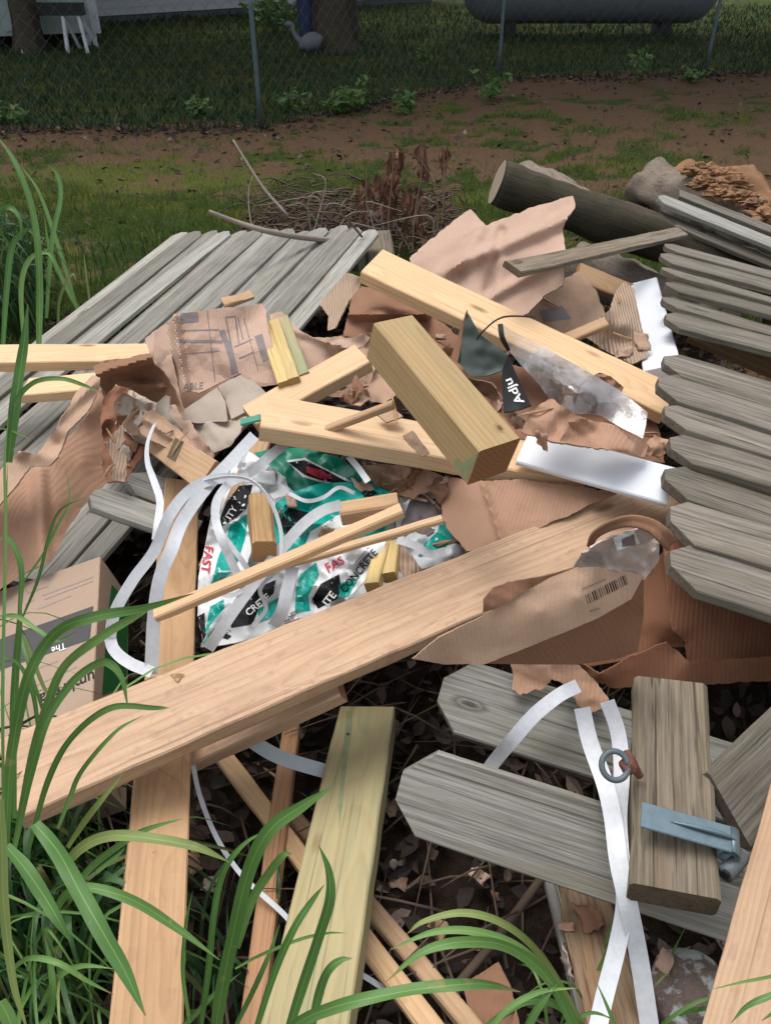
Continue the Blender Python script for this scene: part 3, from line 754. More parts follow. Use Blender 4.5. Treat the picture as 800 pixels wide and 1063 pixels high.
# --- siding buildings
def siding(name, a, c, z0, z1, mat, parent, lap=.11, depth=.012):
    """lapped boards between ground points a and c, facing the camera side"""
    a = Vector((*a, 0)); c = Vector((*c, 0)); u = (c-a).normalized(); nn = Vector((u.y, -u.x, 0))
    if nn.y > 0: nn = -nn
    V, F = [], []; z = z0
    while z < z1-.01:
        zt = min(z+lap, z1); k = len(V)
        V += [a+nn*depth+Vector((0,0,z)), c+nn*depth+Vector((0,0,z)), c+Vector((0,0,zt)), a+Vector((0,0,zt)), a+Vector((0,0,z)), c+Vector((0,0,z))]
        F += [(k, k+1, k+2, k+3), (k+4, k+5, k+1, k)]; z = zt
    return mobj(name, V, F, mat, parent=parent)
def building(name, cx, cy, wx, wy, ang, z0, z1, wallm, trimm, roofm, label, cat, ridge=1.2, door=False, lap=.11):
    b = empty(name, (cx, cy, 0), label, cat); ca, sa = math.cos(ang), math.sin(ang)
    def w(x, y): return (cx+x*ca-y*sa, cy+x*sa+y*ca)
    cs = [w(-wx/2, -wy/2), w(wx/2, -wy/2), w(wx/2, wy/2), w(-wx/2, wy/2)]
    V = [(*c, z0) for c in cs]+[(*c, z1) for c in cs]
    V = [(x+(cx-x)*.004, y+(cy-y)*.004, z) for x, y, z in V]
    mobj('wall', V, [(0,1,5,4),(1,2,6,5),(2,3,7,6),(3,0,4,7),(0,3,2,1)], wallm, parent=b)
    for i in range(4): siding('siding', cs[i], cs[(i+1) % 4], z0+.002, z1, wallm, b, lap)
    for c in cs:
        V, F = box_geo(c[0]-.05, c[0]+.05, c[1]-.05, c[1]+.05, z0-.01, z1); mobj('corner_trim', V, F, trimm, parent=b)
    e = .35; e_ = [w(-wx/2-e, -wy/2-e), w(wx/2+e, -wy/2-e), w(wx/2+e, wy/2+e), w(-wx/2-e, wy/2+e)]; r0, r1 = w(-wx/2-e, 0), w(wx/2+e, 0)
    V = [(*c, z1) for c in e_]+[(*r0, z1+ridge), (*r1, z1+ridge)]+[(*c, z1-.1) for c in e_]
    F = [(0,1,5,4),(2,3,4,5),(0,4,3),(1,2,5),(6,7,1,0),(7,8,2,1),(8,9,3,2),(9,6,0,3),(9,8,7,6)]
    mobj('roof', V, F, roofm, parent=b)
    return b, w
M['siding'] = flat_mat('white_siding', (.52,.55,.60), .6, var=.1); M['shedwall'] = flat_mat('pale_green_siding', (.36,.44,.42), .7, var=.25)
M['shingle'] = flat_mat('dark_shingles', (.05,.05,.055), .9, var=.3); M['conc'] = flat_mat('foundation_block', (.13,.14,.15), .9, var=.3)
M['dark'] = flat_mat('dark_void_board', (.02,.022,.025), .8); M['trimw'] = flat_mat('white_trim', (.55,.58,.62), .6, var=.1)
ang = math.atan2(2.65, 3.8)
hb, hw = building('white_house', -4.2, 19.75, 9.0, 5.4, ang, .10, 3.1, M['siding'], M['trimw'], M['shingle'], 'long white lap-sided house at the very back left behind the lawn', 'house', 1.6)
cs = [hw(-4.45, -2.66), hw(4.45, -2.66), hw(4.45, 2.66), hw(-4.45, 2.66)]
V = [(*c, -.02) for c in cs]+[(*c, .105) for c in cs]; mobj('foundation', V, [(0,1,5,4),(1,2,6,5),(2,3,7,6),(3,0,4,7)], M['conc'], parent=hb)
for k, xx in enumerate((-1.5, 1.8)):
    a = hw(xx, -2.74); wv = mobj('window', *box_geo(a[0]-.45, a[0]+.45, a[1]-.05, a[1]+.05, 1.3, 2.4), M['trimw'], parent=hb)
    mobj('pane', *box_geo(a[0]-.39, a[0]+.39, a[1]-.062, a[1]-.04, 1.37, 2.33), M['dark'], parent=wv)
sb, sw = building('garden_shed', -5.75, 13.85, 2.6, 2.4, R(21), .16, 2.3, M['shedwall'], M['trimw'], M['shingle'], 'pale grey-green sided shed raised on short legs at the back left corner', 'shed', .8, lap=.14)
for cx, cy in ((-1.22,-1.1),(1.22,-1.1),(-1.22,1.1),(1.22,1.1)):
    a = sw(cx, cy); mobj('leg', *box_geo(a[0]-.06, a[0]+.06, a[1]-.06, a[1]+.06, -.02, .155), M['trimw'], parent=sb)
a = sw(.2, -1.22); dr = mobj('door', *box_geo(a[0]-.42, a[0]+.42, a[1]-.03, a[1]+.02, .22, 2.05), M['shedwall'], parent=sb)
mobj('handle', *box_geo(a[0]+.30, a[0]+.34, a[1]-.06, a[1]-.028, 1.05, 1.2), M['dark'], parent=dr)
# sawhorse in front of the shed
sh = empty('sawhorse', (-4.5, 12.6, 0), 'dark topped sawhorse with white angled legs in front of the shed', 'sawhorse')
bx0, bx1, byy = -4.95, -4.05, 12.6
mobj('beam', *box_geo(bx0, bx1, byy-.06, byy+.10, .42, .56), M['dark'], parent=sh)
for x, dx in ((bx0+.1, -.05), (bx0+.62, .05), (bx1-.08, .12)):
    for s in (-1, 1):
        V, F = tube_geo([(x, byy, .45), (x+dx*.5, byy+s*.13, .22), (x+dx, byy+s*.26, 0)], [.03]*3, 4, 1); mobj('leg', V, F, M['trimw'], parent=sh)
# --- trees
def tree(x, y, r, h, crown, label, n=8500, lean=.1):
    t = empty('shade_tree', (x, y, 0), label, 'tree', 'shade trees in the far yard'); rnd = random.Random(int(x*100)+9)
    V, F = tube_geo([(x, y, -.1), (x, y, .12), (x+.02, y, .6), (x+lean*.3, y, h*.4), (x+lean, y, h*.75)], [r*1.5, r*1.15, r, r*.85, r*.55], 18, 5)
    V = [Vector(v)+(Vector((v[0]-x, v[1]-y, 0))*(noise.noise((v[0]*9, v[1]*9, v[2]*2))*.28)) for v in V]
    mobj('trunk', V, F, M['barkd'], smooth=True, parent=t)
    V, F = [], []
    for k in range(9):
        a = k*2.4; b0 = Vector((x+lean*.8, y, h*(.5+.03*k))); e = Vector((x+math.cos(a)*crown*.75, y+math.sin(a)*crown*.75, h*(.75+.06*(k % 4))))
        V, F = tube_geo([b0, b0.lerp(e, .5)+Vector((0, 0, .3)), e], [r*.4, r*.22, r*.05], 6, 3, V, F)
    mobj('limbs', V, F, M['barkd'], smooth=True, parent=t)
    pts = []; cl = []
    for k in range(44):
        a = rnd.uniform(0, 6.28); q = math.sqrt(rnd.random())*crown; cl.append((x+math.cos(a)*q, y+math.sin(a)*q, h*.68+rnd.uniform(0, h*.42)*(1-(q/crown)**2*.6), rnd.uniform(.7, 1.5)))
    for i in range(n):
        c = rnd.choice(cl); pts.append((rnd.gauss(c[0], c[3]*.55), rnd.gauss(c[1], c[3]*.55), rnd.gauss(c[2], c[3]*.35)))
    V, F = [], []
    for p in pts:
        s = rnd.uniform(.10, .2); c = Vector(p); nv = Vector((rnd.gauss(0, .6), rnd.gauss(0, .6), 1)).normalized(); u = nv.orthogonal().normalized(); u.rotate(Matrix.Rotation(rnd.uniform(0, 6.28), 3, nv)); v = nv.cross(u); k = len(V)
        V += [c-u*s, c+v*s*.5, c+u*s, c-v*s*.5]; F.append((k, k+1, k+2, k+3))
    mobj('crown', V, F, M['leaf'], parent=t)
M['barkd'] = grey_mat('dark_bark', (.10,.085,.07), (.025,.02,.016), (.07,.05,.04), .2)
tree(-4.85, 12.55, .17, 7.0, 3.8, 'slim dark tree trunk in front of the pale shed at the back left')
tree(-.72, 12.8, .31, 8.0, 4.6, 'thick dark tree trunk standing on the lawn left of the tank', 12000)
tree(6.3, 12.4, .28, 7.6, 4.4, 'unseen tree added to shade the lawn right of the tank', 12000)  # tree out of view, added for the shade it casts on the lawn
# white garden ornament and dark blue bin leaning at the big trunk
M['ornm'] = flat_mat('weathered_white_paint', (.17,.18,.21), .7, var=.3)
orn = empty('garden_ornament', (-1.1, 12.3, 0), 'small white lawn ornament beside the thick tree trunk', 'ornament')
bx, by = -1.17, 12.3
V, F = tube_geo([(bx+.02, by, .10), (bx+.12, by, .13), (bx+.24, by, .17), (bx+.33, by, .20)], [.04, .10, .10, .02], 12, 4); mobj('body', V, F, M['ornm'], smooth=True, parent=orn)
V, F = tube_geo([(bx+.05, by, .14), (bx-.04, by, .24), (bx-.06, by, .33), (bx-.11, by, .35), (bx-.16, by, .34)], [.045, .03, .028, .035, .008], 10, 4); mobj('neck', V, F, M['ornm'], smooth=True, parent=orn)
V, F = tube_geo([(bx+.1, by, .06), (bx+.1, by, 0)], [.012, .012], 6, 1); mobj('stand', V, F, M['dark'], parent=orn)
M['navy'] = flat_mat('navy_plastic', (.015,.03,.09), .6)
V, F = tube_geo([(-1.08, 12.75, 0), (-1.08, 12.75, .05), (-1.08, 12.75, .8), (-1.08, 12.75, 1.0), (-1.08, 12.75, 1.02)], [.09, .11, .13, .145, .12], 16, 2)
tag(mobj('plastic_barrel', V, F, M['navy'], smooth=True), 'tall narrow dark blue plastic barrel tucked behind the thick trunk', 'barrel')
# propane tank
M['tank'] = flat_mat('grey_tank_paint', (.17,.19,.22), .5, .1, var=.35, scale=5)
ty, tx0, tx1, tr_ = 14.3, 1.15, 5.0, .5
tk = empty('propane_tank', (3.1, ty, 0), 'long grey cylindrical propane tank lying on low feet at the top right', 'tank')
V, F = tube_geo([(tx0, ty, .66), (tx0+.06, ty, .66), (tx0+.2, ty, .66), (tx0+.4, ty, .66), (tx1-.4, ty, .66), (tx1-.2, ty, .66), (tx1-.06, ty, .66), (tx1, ty, .66)], [.05, .28, .43, tr_, tr_, .43, .28, .05], 36, 1)
mobj('shell', V, F, M['tank'], smooth=True, parent=tk)
for x in (tx0+.75, tx1-.75):
    mobj('foot', *box_geo(x-.08, x+.08, ty-.2, ty+.32, 0, .30), M['dark'], parent=tk)
V, F = tube_geo([(3.0, ty, 1.13), (3.0, ty, 1.30), (3.0, ty, 1.35)], [.2, .2, .1], 18, 1); mobj('valve_dome', V, F, M['tank'], smooth=True, parent=tk)
# bush behind the trunk, and weeds at the fence foot
def leafplant(x, y, n, h, rad, label, mat='weed', size=.05, name='weed_plant', cat='weed', group='broadleaf weeds at the fence foot', stem=True):
    z0 = hm(x, y); t = empty(name, (x, y, z0), label, cat, group); V, F = [], []; SV, SF = [], []
    for k in range(n):
        a = random.uniform(0, 6.28); q = random.random()**.6*rad; tip = Vector((x+math.cos(a)*q, y+math.sin(a)*q, z0+h*random.uniform(.5, 1.1)))
        base = Vector((x, y, z0)); SV, SF = tube_geo([base, base.lerp(tip, .5)+Vector((0, 0, h*.15)), tip], [.004, .003, .0015], 4, 2, SV, SF)
        for j in range(9):
            c = base.lerp(tip, random.uniform(.3, 1.05)) + Vector((random.gauss(0, .03), random.gauss(0, .03), random.gauss(0, .02)))
            s = size*random.uniform(.5, 1.2); nv = Vector((random.gauss(0, .6), random.gauss(-.2, .6), 1)).normalized(); u = nv.orthogonal().normalized(); u.rotate(Matrix.Rotation(random.uniform(0, 6.28), 3, nv)); v = nv.cross(u); i = len(V)
            V += [c-u*s, c+v*s*.45, c+u*s-nv*s*.2, c-v*s*.45]; F.append((i, i+1, i+2, i+3))
    mobj('leaves', V, F, M[mat], parent=t); mobj('stems', SV, SF, M['weed'], parent=t)
for i, (px, py, n, h, rad, lab) in enumerate([(205, 122, 9, .16, .16, 'low dark green weed left of the nearest fence post'), (300, 117, 9, .2, .22, 'bushy green weed just right of the nearest fence post'), (352, 118, 14, .22, .28, 'wide dark green weed midway between the two left fence posts'), (375, 112, 10, .26, .2, 'leafy weed with pale tips on the dirt edge'),
     (425, 118, 8, .2, .2, 'small weed among dead leaves near the middle of the fence'), (508, 104, 12, .24, .2, 'bright yellow-green weed at the middle fence post'), (440, 75, 6, .4, .1, 'tall thin weed stalk with light leaves behind the fence'), (660, 88, 8, .38, .15, 'light green upright weed between the right fence posts'), (15, 128, 8, .16, .2, 'low weed at the far left of the fence foot'), (720, 85, 7, .12, .2, 'small dark weed beside the rightmost fence post')]):
    p = P(px, py, 0); leafplant(p.x, p.y, n, h, rad, lab)
leafplant(-1.75, 14.6, 26, .7, .75, 'dark leafy shrub growing left of the thick tree trunk', 'weed', .09, 'garden_shrub', 'shrub', None)

# ================================================================ LOGS BEHIND THE PILE
def log(name, a, b_, r0, r1, label, mat, endm, group='old logs behind the pile', bumps=.12, sides=22, parent=None):
    a, b_ = Vector(a), Vector(b_); k = 14
    k = 40; sides = 36; pts = [a.lerp(b_, i/k) for i in range(k+1)]; V, F = tube_geo(pts, [r0+(r1-r0)*i/k for i in range(k+1)], sides, 1)
    ax = (b_-a).normalized()
    V = [Vector(v) for v in V]
    for i, v in enumerate(V):
        t = (v-a).dot(ax); c = a+ax*t; V[i] = v+(v-c)*(noise.noise((v.x*3, v.y*3, v.z*3))*bumps*2+noise.noise((v.x*13, v.y*13, v.z*13))*bumps*.9)
    mi = [0]*len(F)
    mi[-1] = 1; mi[-2] = 1
    # local frame with x along the log so the grain runs along it
    y = ax.cross(Vector((0, 0, 1))).normalized(); z = ax.cross(y); c = (a+b_)/2
    m = Matrix(((ax.x, y.x, z.x, c.x), (ax.y, y.y, z.y, c.y), (ax.z, y.z, z.z, c.z), (0, 0, 0, 1))); inv = m.inverted()
    o = mobj(name, [inv @ v for v in V], F, [mat, endm], mi, smooth=False, matrix=m, parent=parent)
    for p in o.data.polygons[:-2]: p.use_smooth = True
    if parent is None: tag(o, label, 'log', group)
    return o
log('round_post', P(516, 188, .66), P(840, 306, .18), .088, .10, 'thick dark round post with pale sawn end, lying behind the pile', M['darklog'], M['logend'])
log('split_log', P(545, 182, .12), P(640, 236, .12), .10, .10, 'lighter split log lying just behind the dark round post', M['bark'], M['logend'])
tl = log('tree_log', P(668, 190, .17), P(880, 262, .17), .145, .12, 'grey tree log with knot lying on the grass at the upper right', M['bark'], M['logend'], bumps=.3)
kn = P(669, 180, .33); 
log('rotting_log', P(715, 185, .2), P(870, 245, .2), .11, .13, 'crumbling orange-brown rotten log on the far right edge', M['rot'], M['rot'], bumps=.5)
log('old_fallen_log', P(600, 278, .20), P(760, 322, .20), .10, .12, 'brown-grey weathered log under the right fence panel', M['bark'], M['logend'], bumps=.3)
rc = []
for k, (px, py, zz) in enumerate([(728,176,.36),(745,182,.36),(760,190,.36),(735,190,.34),(752,200,.32),(770,205,.34),(785,212,.36),(798,225,.34),(720,182,.3)]):
    p = P(px, py, zz); s = random.uniform(.035, .06); a = random.uniform(0, 3)
    V = []; 
    bm = bmesh.new(); bmesh.ops.create_icosphere(bm, subdivisions=4, radius=1)
    for v in bm.verts:
        q = v.co*(1+.35*noise.noise(v.co*6)+.6*noise.noise(v.co*2.2+Vector((k*3, 0, 0)))); V.append(p+Vector((q.x*s*1.9, q.y*s, q.z*s*.7)))
    F = [tuple(v.index for v in f.verts) for f in bm.faces]; bm.free()
    labs = ['flat rotten wood chip at the left end of the rotten log', 'orange rotten wood chip, second along the rotten log', 'crumbly orange wood chunk high on the rotten log', 'brown rotten chunk low on the log front', 'dark rotten chunk in the middle of the log', 'large orange rotten chunk right of the middle', 'pale rotten chunk near the right edge of the photo', 'red-brown rotten chunk at the far right edge', 'smallest rotten crumb at the log start']
    tag(mobj('rotten_wood_chunk', V, F, M['rot'], smooth=False), labs[k], 'wood chunk', 'rotten wood chunks on the log')
# stump post behind left panel
board('stump_post', 'short grey post end poking out behind the left fence panel', 'post', [(382,292),(412,290),(405,238),(378,240)], .32, .13, .1, M['post'], bev=.01, jag=.004)

# ================================================================ LEFT FENCE PANEL
def panel(name, label, O, d, sdir, n, w, L, lens, mat, offs, dog, t=.016, gap=.004, rails=(), group='weathered picket fence panels', wob=.010, slat='greyl', roll=0.0, lift=.002):
    O = Vector(O); d = Vector(d).normalized(); s = Vector(sdir); s = (s-d*s.dot(d)).normalized(); nn = d.cross(s)
    if nn.z < 0: nn = -nn
    e = empty(name, O, label, 'fence panel', group)
    for i in range(n):
        rnd = random.Random(i*7+len(name)); off = offs[i % len(offs)]
        ang = rnd.uniform(-wob, wob); du = (d*math.cos(ang)+s*math.sin(ang)).normalized(); dn = (nn+s*(roll+rnd.uniform(-.07, .07))+d*rnd.uniform(-.01, .01)).normalized(); dv = dn.cross(du).normalized(); dn = du.cross(dv)
        LL = L*lens[i % len(lens)]
        c = O + s*(w+gap)*(i+.5) + du*(off+LL/2) + nn*(rnd.uniform(0, .004)+(i % 2)*lift)
        m = Matrix(((du.x,dv.x,dn.x,c.x),(du.y,dv.y,dn.y,c.y),(du.z,dv.z,dn.z,c.z),(0,0,0,1)))
        V, F = board_geo(LL, w*rnd.uniform(.95, 1.0), t, .002, dog, 0, .006, .0015, i+50)
        mobj('picket', V, F, M[mat] if i % 3 else M[slat], parent=e, matrix=m)
    for rr in rails:
        c = O + s*((w+gap)*n/2) + d*rr - nn*(t+.022); du, dv = s, -d; dn = du.cross(dv)
        if dn.dot(nn) < 0: dv = -dv; dn = -dn
        m = Matrix(((du.x,dv.x,dn.x,c.x),(du.y,dv.y,dn.y,c.y),(du.z,dv.z,dn.z,c.z),(0,0,0,1)))
        V, F = board_geo((w+gap)*n, .085, .038, .003, 0, 0, .002, .001, 5)
        m = m @ Matrix.Translation((0, 0, .019)); mobj('rail', V, F, M['greyb'], parent=e, matrix=m)
    return e
A = P(184, 241, .28); B = P(391, 243, .40)
panel('picket_fence_panel', 'large grey picket fence panel lying flat across the left side', A, (-.31, -.93, -.075), B-A, 13, (B-A).length/13+.012, 2.35, [1, .99, 1.01, .985], 'grey', [0, .01, -.01, .02, .0, .015, -.01, .0, .01, -.005, -.05], .045, rails=(.28, 1.15, 2.0), gap=-.012, lift=.008, wob=.006)

# ================================================================ RIGHT FENCE PANELS
O = P(689, 362, .64); S = P(694, 606, .62)-O
panel('picket_fence_panel', 'near right grey picket panel with worn dog-ear ends, sloping down right', O, (.93, -.25, -.19), S, 7, S.length/7+.014, 1.5, [1, .98, 1.0], 'greyb', [0, -.015, .0, .012, .0, .01, .01], .045, rails=(.45, 1.1), t=.02, wob=.014, slat='greyb', roll=-.085, gap=-.014)
O = P(684, 247, .56); S = P(690, 340, .60)-O
panel('picket_fence_panel', 'farther right grey picket panel above the near one', O, (.93, -.25, -.17), S, 6, S.length/6+.008, 1.7, [1, .99], 'greyb', [.02, 0, .0, .01, -.005, .0], .035, rails=(.4, 1.3), t=.018, slat='greyb', roll=-.12, gap=-.008)
board('loose_picket', 'light grey loose picket angled behind the right fence panels, highest of them', 'picket', [(684,209),(683,199),(812,251),(812,262)], .50, .10, .02, M['greyl'], group='loose grey pickets at the upper right', ext1=.5, dog0=.03)
board('loose_picket', 'brownish loose picket lying just behind the light grey one', 'picket', [(706,203),(704,196),(812,238),(812,246)], .42, .09, .02, M['greyb'], group='loose grey pickets at the upper right', ext1=.5)
board('loose_picket', 'dark mossy picket between the round post and the light grey one', 'picket', [(684,227),(684,218),(812,270),(812,281)], .44, .09, .02, M['greyb'], group='loose grey pickets at the upper right', ext1=.5)
board('loose_picket', 'thin grey slat under the right panels beside the fallen log', 'picket', [(640,243),(641,236),(705,268),(700,274)], .38, .07, .02, M['grey'], group='loose grey pickets at the upper right', ext1=.3)

# ================================================================ BRUSH AND STICKS AT THE BACK
M['deadleafd'] = card_mat('dark_dead_leaf', (.13,.08,.06), .6, .9, (.04,.022,.015))
bp = empty('brush_pile', P(390, 262, .1), 'tangled heap of dry brown twigs and leaves behind the left panel', 'brush')
V, F = [], []; rnd = random.Random(4)
for k in range(520):
    c = P(rnd.uniform(262, 475), rnd.uniform(236, 285), 0); z = rnd.uniform(.02, .26); a = rnd.uniform(-.6, .6)+(math.pi if rnd.random() < .5 else 0); L = rnd.uniform(.08, .3)
    d = Vector((math.cos(a), math.sin(a)*.6, rnd.uniform(-.15, .3))); c = Vector((c.x, c.y+rnd.uniform(0, .5), z*rnd.uniform(.4, 1))); 
    V, F = tube_geo([c, c+d*L*.5+Vector((rnd.gauss(0, .012), rnd.gauss(0, .012), rnd.gauss(0, .012))), c+d*L+Vector((0, 0, rnd.gauss(-.05, .07)))], [rnd.uniform(.003, .008), .0035, .0012], 4, 3, V, F)
mobj('twigs', V, F, M['twig'], parent=bp)
V, F = [], []
for k in range(14):
    c = P(rnd.uniform(315, 450), rnd.uniform(240, 268), .1); c.z = rnd.uniform(.05, .25); a = rnd.uniform(0, 6.28); L = rnd.uniform(.15, .45); d = Vector((math.cos(a)*.5, math.sin(a)*.3, .9)).normalized()
    V, F = tube_geo([c, c+d*L*.6+Vector((rnd.gauss(0, .05), 0, 0)), c+d*L+Vector((rnd.gauss(0, .12), 0, -.12))], [.004, .003, .0012], 4, 4, V, F)
mobj('twigs', V, F, M['twigl'], parent=bp)
V, F = [], []
for k in range(700):
    c = P(rnd.uniform(250, 470), rnd.uniform(225, 285), .05); c.z = rnd.uniform(.02, .28)*(.4+.6*math.exp(-((c.x-.1)/.5)**2)); c.y += rnd.uniform(0, .3); s = rnd.uniform(.015, .04)
    nv = Vector((rnd.gauss(0, 1), rnd.gauss(0, 1), rnd.gauss(0, 1))).normalized(); u = nv.orthogonal().normalized(); v = nv.cross(u); i = len(V)
    V += [c-u*s, c+v*s*.35+nv*s*.3, c+u*s*1.3, c-v*s*.35+nv*s*.3]; F += [(i, i+1, i+2), (i, i+2, i+3)]
mobj('dead_leaves', V, F, M['deadleafd'], parent=bp)
def deadstalk(pts, clusters, label):
    P3 = [P(*p) for p in pts]; t = empty('dead_stalk', P3[0], label, 'dead plant', 'dry stalks with hanging leaves in the brush')
    V, F = tube_geo(P3, [.006, .005, .004, .002][:len(P3)] if len(P3) <= 4 else [.006]+[.004]*(len(P3)-1), 5, 4); mobj('stem', V, F, M['twig'], parent=t)
    V, F = [], []
    for (px, py, z, n, sp) in clusters:
        for k in range(n):
            c = P(px+rnd.gauss(0, sp), py+rnd.gauss(0, sp*1.8), z); L = rnd.uniform(.05, .11); w = rnd.uniform(.010, .02)
            V, F = ribbon_geo([c, c+Vector((rnd.gauss(0, .015), rnd.gauss(0, .015), -L*.5)), c+Vector((rnd.gauss(0, .03), rnd.gauss(0, .02), -L))], [.004, w, .002], [rnd.uniform(-1, 1) for _ in range(3)], 3, .3, 3, V, F)
    mobj('dead_leaves', V, F, M['deadleaf'], parent=t)
# heights grow up the stalk: foot at the brush, tip above it
def up(px, py0, z0, pts):
    """picture points of an upright stalk whose foot stands at (px, py0, z0); all at the foot's distance"""
    f = P(px, py0, z0); dep = float((np.array(f)-CO) @ FWD); return [PD(x, y, dep) for x, y in pts], dep
def upstalk(px, py0, z0, pts, clusters, label):
    P3, dep = up(px, py0, z0, pts); t = empty('dead_stalk', P3[0], label, 'dead plant', 'dry stalks with hanging leaves in the brush')
    V, F = tube_geo(P3, [.006]+[.004]*(len(P3)-2)+[.002], 5, 4); mobj('stem', V, F, M['twig'], parent=t)
    V, F = [], []
    for (x, y, n, sp) in clusters:
        for k in range(n):
            c = PD(x+rnd.gauss(0, sp), y+rnd.gauss(0, sp*1.6), dep); L = rnd.uniform(.07, .16); w = rnd.uniform(.02, .042)
            V, F = ribbon_geo([c, c+Vector((rnd.gauss(0, .015), rnd.gauss(0, .015), -L*.5)), c+Vector((rnd.gauss(0, .03), rnd.gauss(0, .02), -L))], [.004, w, .002], [rnd.uniform(-1, 1) for _ in range(3)], 3, .3, 3, V, F)
    mobj('dead_leaves', V, F, M['deadleaf'], parent=t)
upstalk(405, 262, .1, [(405,262),(403,225),(407,185),(409,147)], [(409,160,14,2.5),(407,180,20,4),(404,198,16,4)], 'tall dry stalk with the largest bunch of curled brown leaves')
upstalk(430, 262, .1, [(428,262),(430,225),(436,190),(440,150)], [(438,148,6,2),(436,165,4,2),(428,200,8,4),(431,220,8,5)], 'dry stalk with drooping leaves right of the tallest bunch')
upstalk(458, 262, .1, [(455,262),(460,215),(461,180),(460,145)], [(461,155,10,1.6)], 'thin dry stalk with one narrow leaf bunch at its tip')
upstalk(380, 260, .1, [(384,262),(382,230),(380,195),(381,172)], [(380,190,9,2.5),(392,180,4,2)], 'shorter dry stalk left of the tallest leaf bunch')
def stick(name, label, pts, rads, mat, cat='stick', n=4, sides=7, group='bare sticks behind the pile'):
    V, F = tube_geo([p if isinstance(p, Vector) else P(*p) for p in pts], rads, sides, n); return tag(mobj(name, V, F, mat, smooth=True), label, cat, group)
pp, dep = up(300, 270, .15, [(242,145),(256,168),(275,197),(299,224)])
stick('bare_stick', 'straight pale stick leaning up and left out of the brush', pp, [.004,.006,.007,.008], M['twigl'])
pp, dep = up(430, 262, .1, [(403,158),(428,160),(448,185),(455,225),(452,262)])
stick('bare_stick', 'thin arched twig curving over to the right of the leaf bunches', pp, [.002,.003,.0035,.004,.004], M['twig'])
pp, dep = up(262, 262, .1, [(262,182),(258,200),(260,228),(270,262)])
stick('bare_stick', 'thin upright twig left of the straight pale stick', pp, [.002,.003,.004,.004], M['twigl'])
stick('bare_branch', 'thick grey-brown branch lying along the pointed tops of the left panel', [(217,219,.55),(245,230,.5),(278,240,.47),(312,246,.42),(350,250,.35)], [.007,.010,.012,.013,.012], M['twigl'])
stick('bare_stick', 'curved bare stick arching over the brush toward the raised picket', [(330,220,.5),(352,222,.5),(366,234,.45),(376,246,.4)], [.003,.004,.005,.005], M['twig'])

# ================================================================ LUMBER IN THE PILE
GL = 'new lumber offcuts thrown on the pile'
beam = board('long_plank', 'longest rough pale plank, running from lower left up to the right across the whole pile', 'plank', [(22,851),(-6,765),(640,494,.5),(700,575,.4)], .50, .14, .038, M['pine2'], GL, zsig=.02, tilt=4, jag=.0015, ext1=.12)
board('upright_plank', 'pinkish plank running from the bottom edge up under the longest plank, left of centre', 'plank', [(110,1100),(190,1100),(208,498),(171,498)], .38, .089, .038, M['pine3'], GL, zsig=.05)
board('greenish_plank', 'yellow-green treated plank with a green streak, square end up, bottom centre', 'plank', [(266,1080),(361,1080),(414,737),(349,730)], .27, .115, .06, M['deck'], GL)
board('corner_plank', 'tan plank rising through the bottom right corner of the photo', 'plank', [(722,1085),(850,1110,.4),(975,770,.3),(806,770)], .50, .15, .038, M['pine2'], GL, tilt=40)
board('pale_plank', 'clean pale plank lying high across the back of the pile, slanting down right', 'plank', [(372,281),(400,259),(700,398),(692,432)], .60, .14, .038, M['pine'], GL, zsig=.06)
block = board('square_post_block', 'short thick square post block lying on top in the centre of the pile', 'post block', [(497,467),(543,453),(432,327),(386,340)], .74, .092, .089, M['treated'], GL, zsig=.06, tilt=60, low={0: (482,506), 1: (526,489), 3: (378,368)})
board('short_plank', 'short pale plank under the block, pointing lower left behind the other one', 'plank', [(250,424),(266,437),(384,378),(368,354)], .58, .089, .038, M['pine'], GL)
board('wide_short_plank', 'wide pale plank under the block with its square end facing left', 'plank', [(272,440),(277,411),(605,462,.6),(606,503)], .62, .125, .042, M['pine'], GL)
board('thin_strip', 'thin orange-brown wood strip lying on the wide pale plank', 'wood strip', [(300,460),(305,453),(408,413),(406,420)], .665, .022, .016, M['pine3'], 'thin wood strips', tilt=15)
board('thin_lath', 'long thin pale lath crossing the vertical plank and the bags', 'wood strip', [(158,641),(160,631),(413,520),(419,532)], .62, .026, .018, M['lath'], 'thin wood strips', zsig=.03)
board('thin_lath', 'second thin lath, just below and ending right of the longer one over the bags', 'wood strip', [(262,598),(264,588),(457,533),(460,540)], .60, .018, .014, M['lath'], 'thin wood strips', zsig=.03)
board('wood_chunk', 'small brown wedge of wood standing on the bags inside the strap loop', 'wood chunk', [(261,561),(289,563),(283,512),(256,512)], .575, .046, .05, M['chunk'], 'small wood offcuts among the bags', jag=.004, bev=.006)
board('wood_chunk', 'small orange wood offcut lying above the laths', 'wood chunk', [(352,535),(352,519),(411,510),(414,524)], .58, .038, .038, M['pine3'], 'small wood offcuts among the bags', bev=.004, jag=.002)
board('yellow_offcut', 'yellowish wood offcut under the laths, left of its twin', 'wood chunk', [(378,607),(392,603),(402,563),(390,563)], .52, .03, .025, M['yellow'], 'small wood offcuts among the bags')
board('yellow_offcut', 'yellowish wood offcut beside the corrugated scrap under the laths', 'wood chunk', [(396,597),(409,592),(412,560),(402,561)], .52, .028, .025, M['yellow'], 'small wood offcuts among the bags')
board('yellow_stake', 'leftmost slim yellow stake leaning at the printed paper', 'stake', [(290,398),(298,394),(278,334),(268,338)], .60, .032, .02, M['yellow'], 'yellow stakes by the printed paper')
board('yellow_stake', 'middle slim yellow stake, between its two neighbours', 'stake', [(300,394),(309,390),(288,330),(279,333)], .605, .032, .02, M['yellow'], 'yellow stakes by the printed paper')
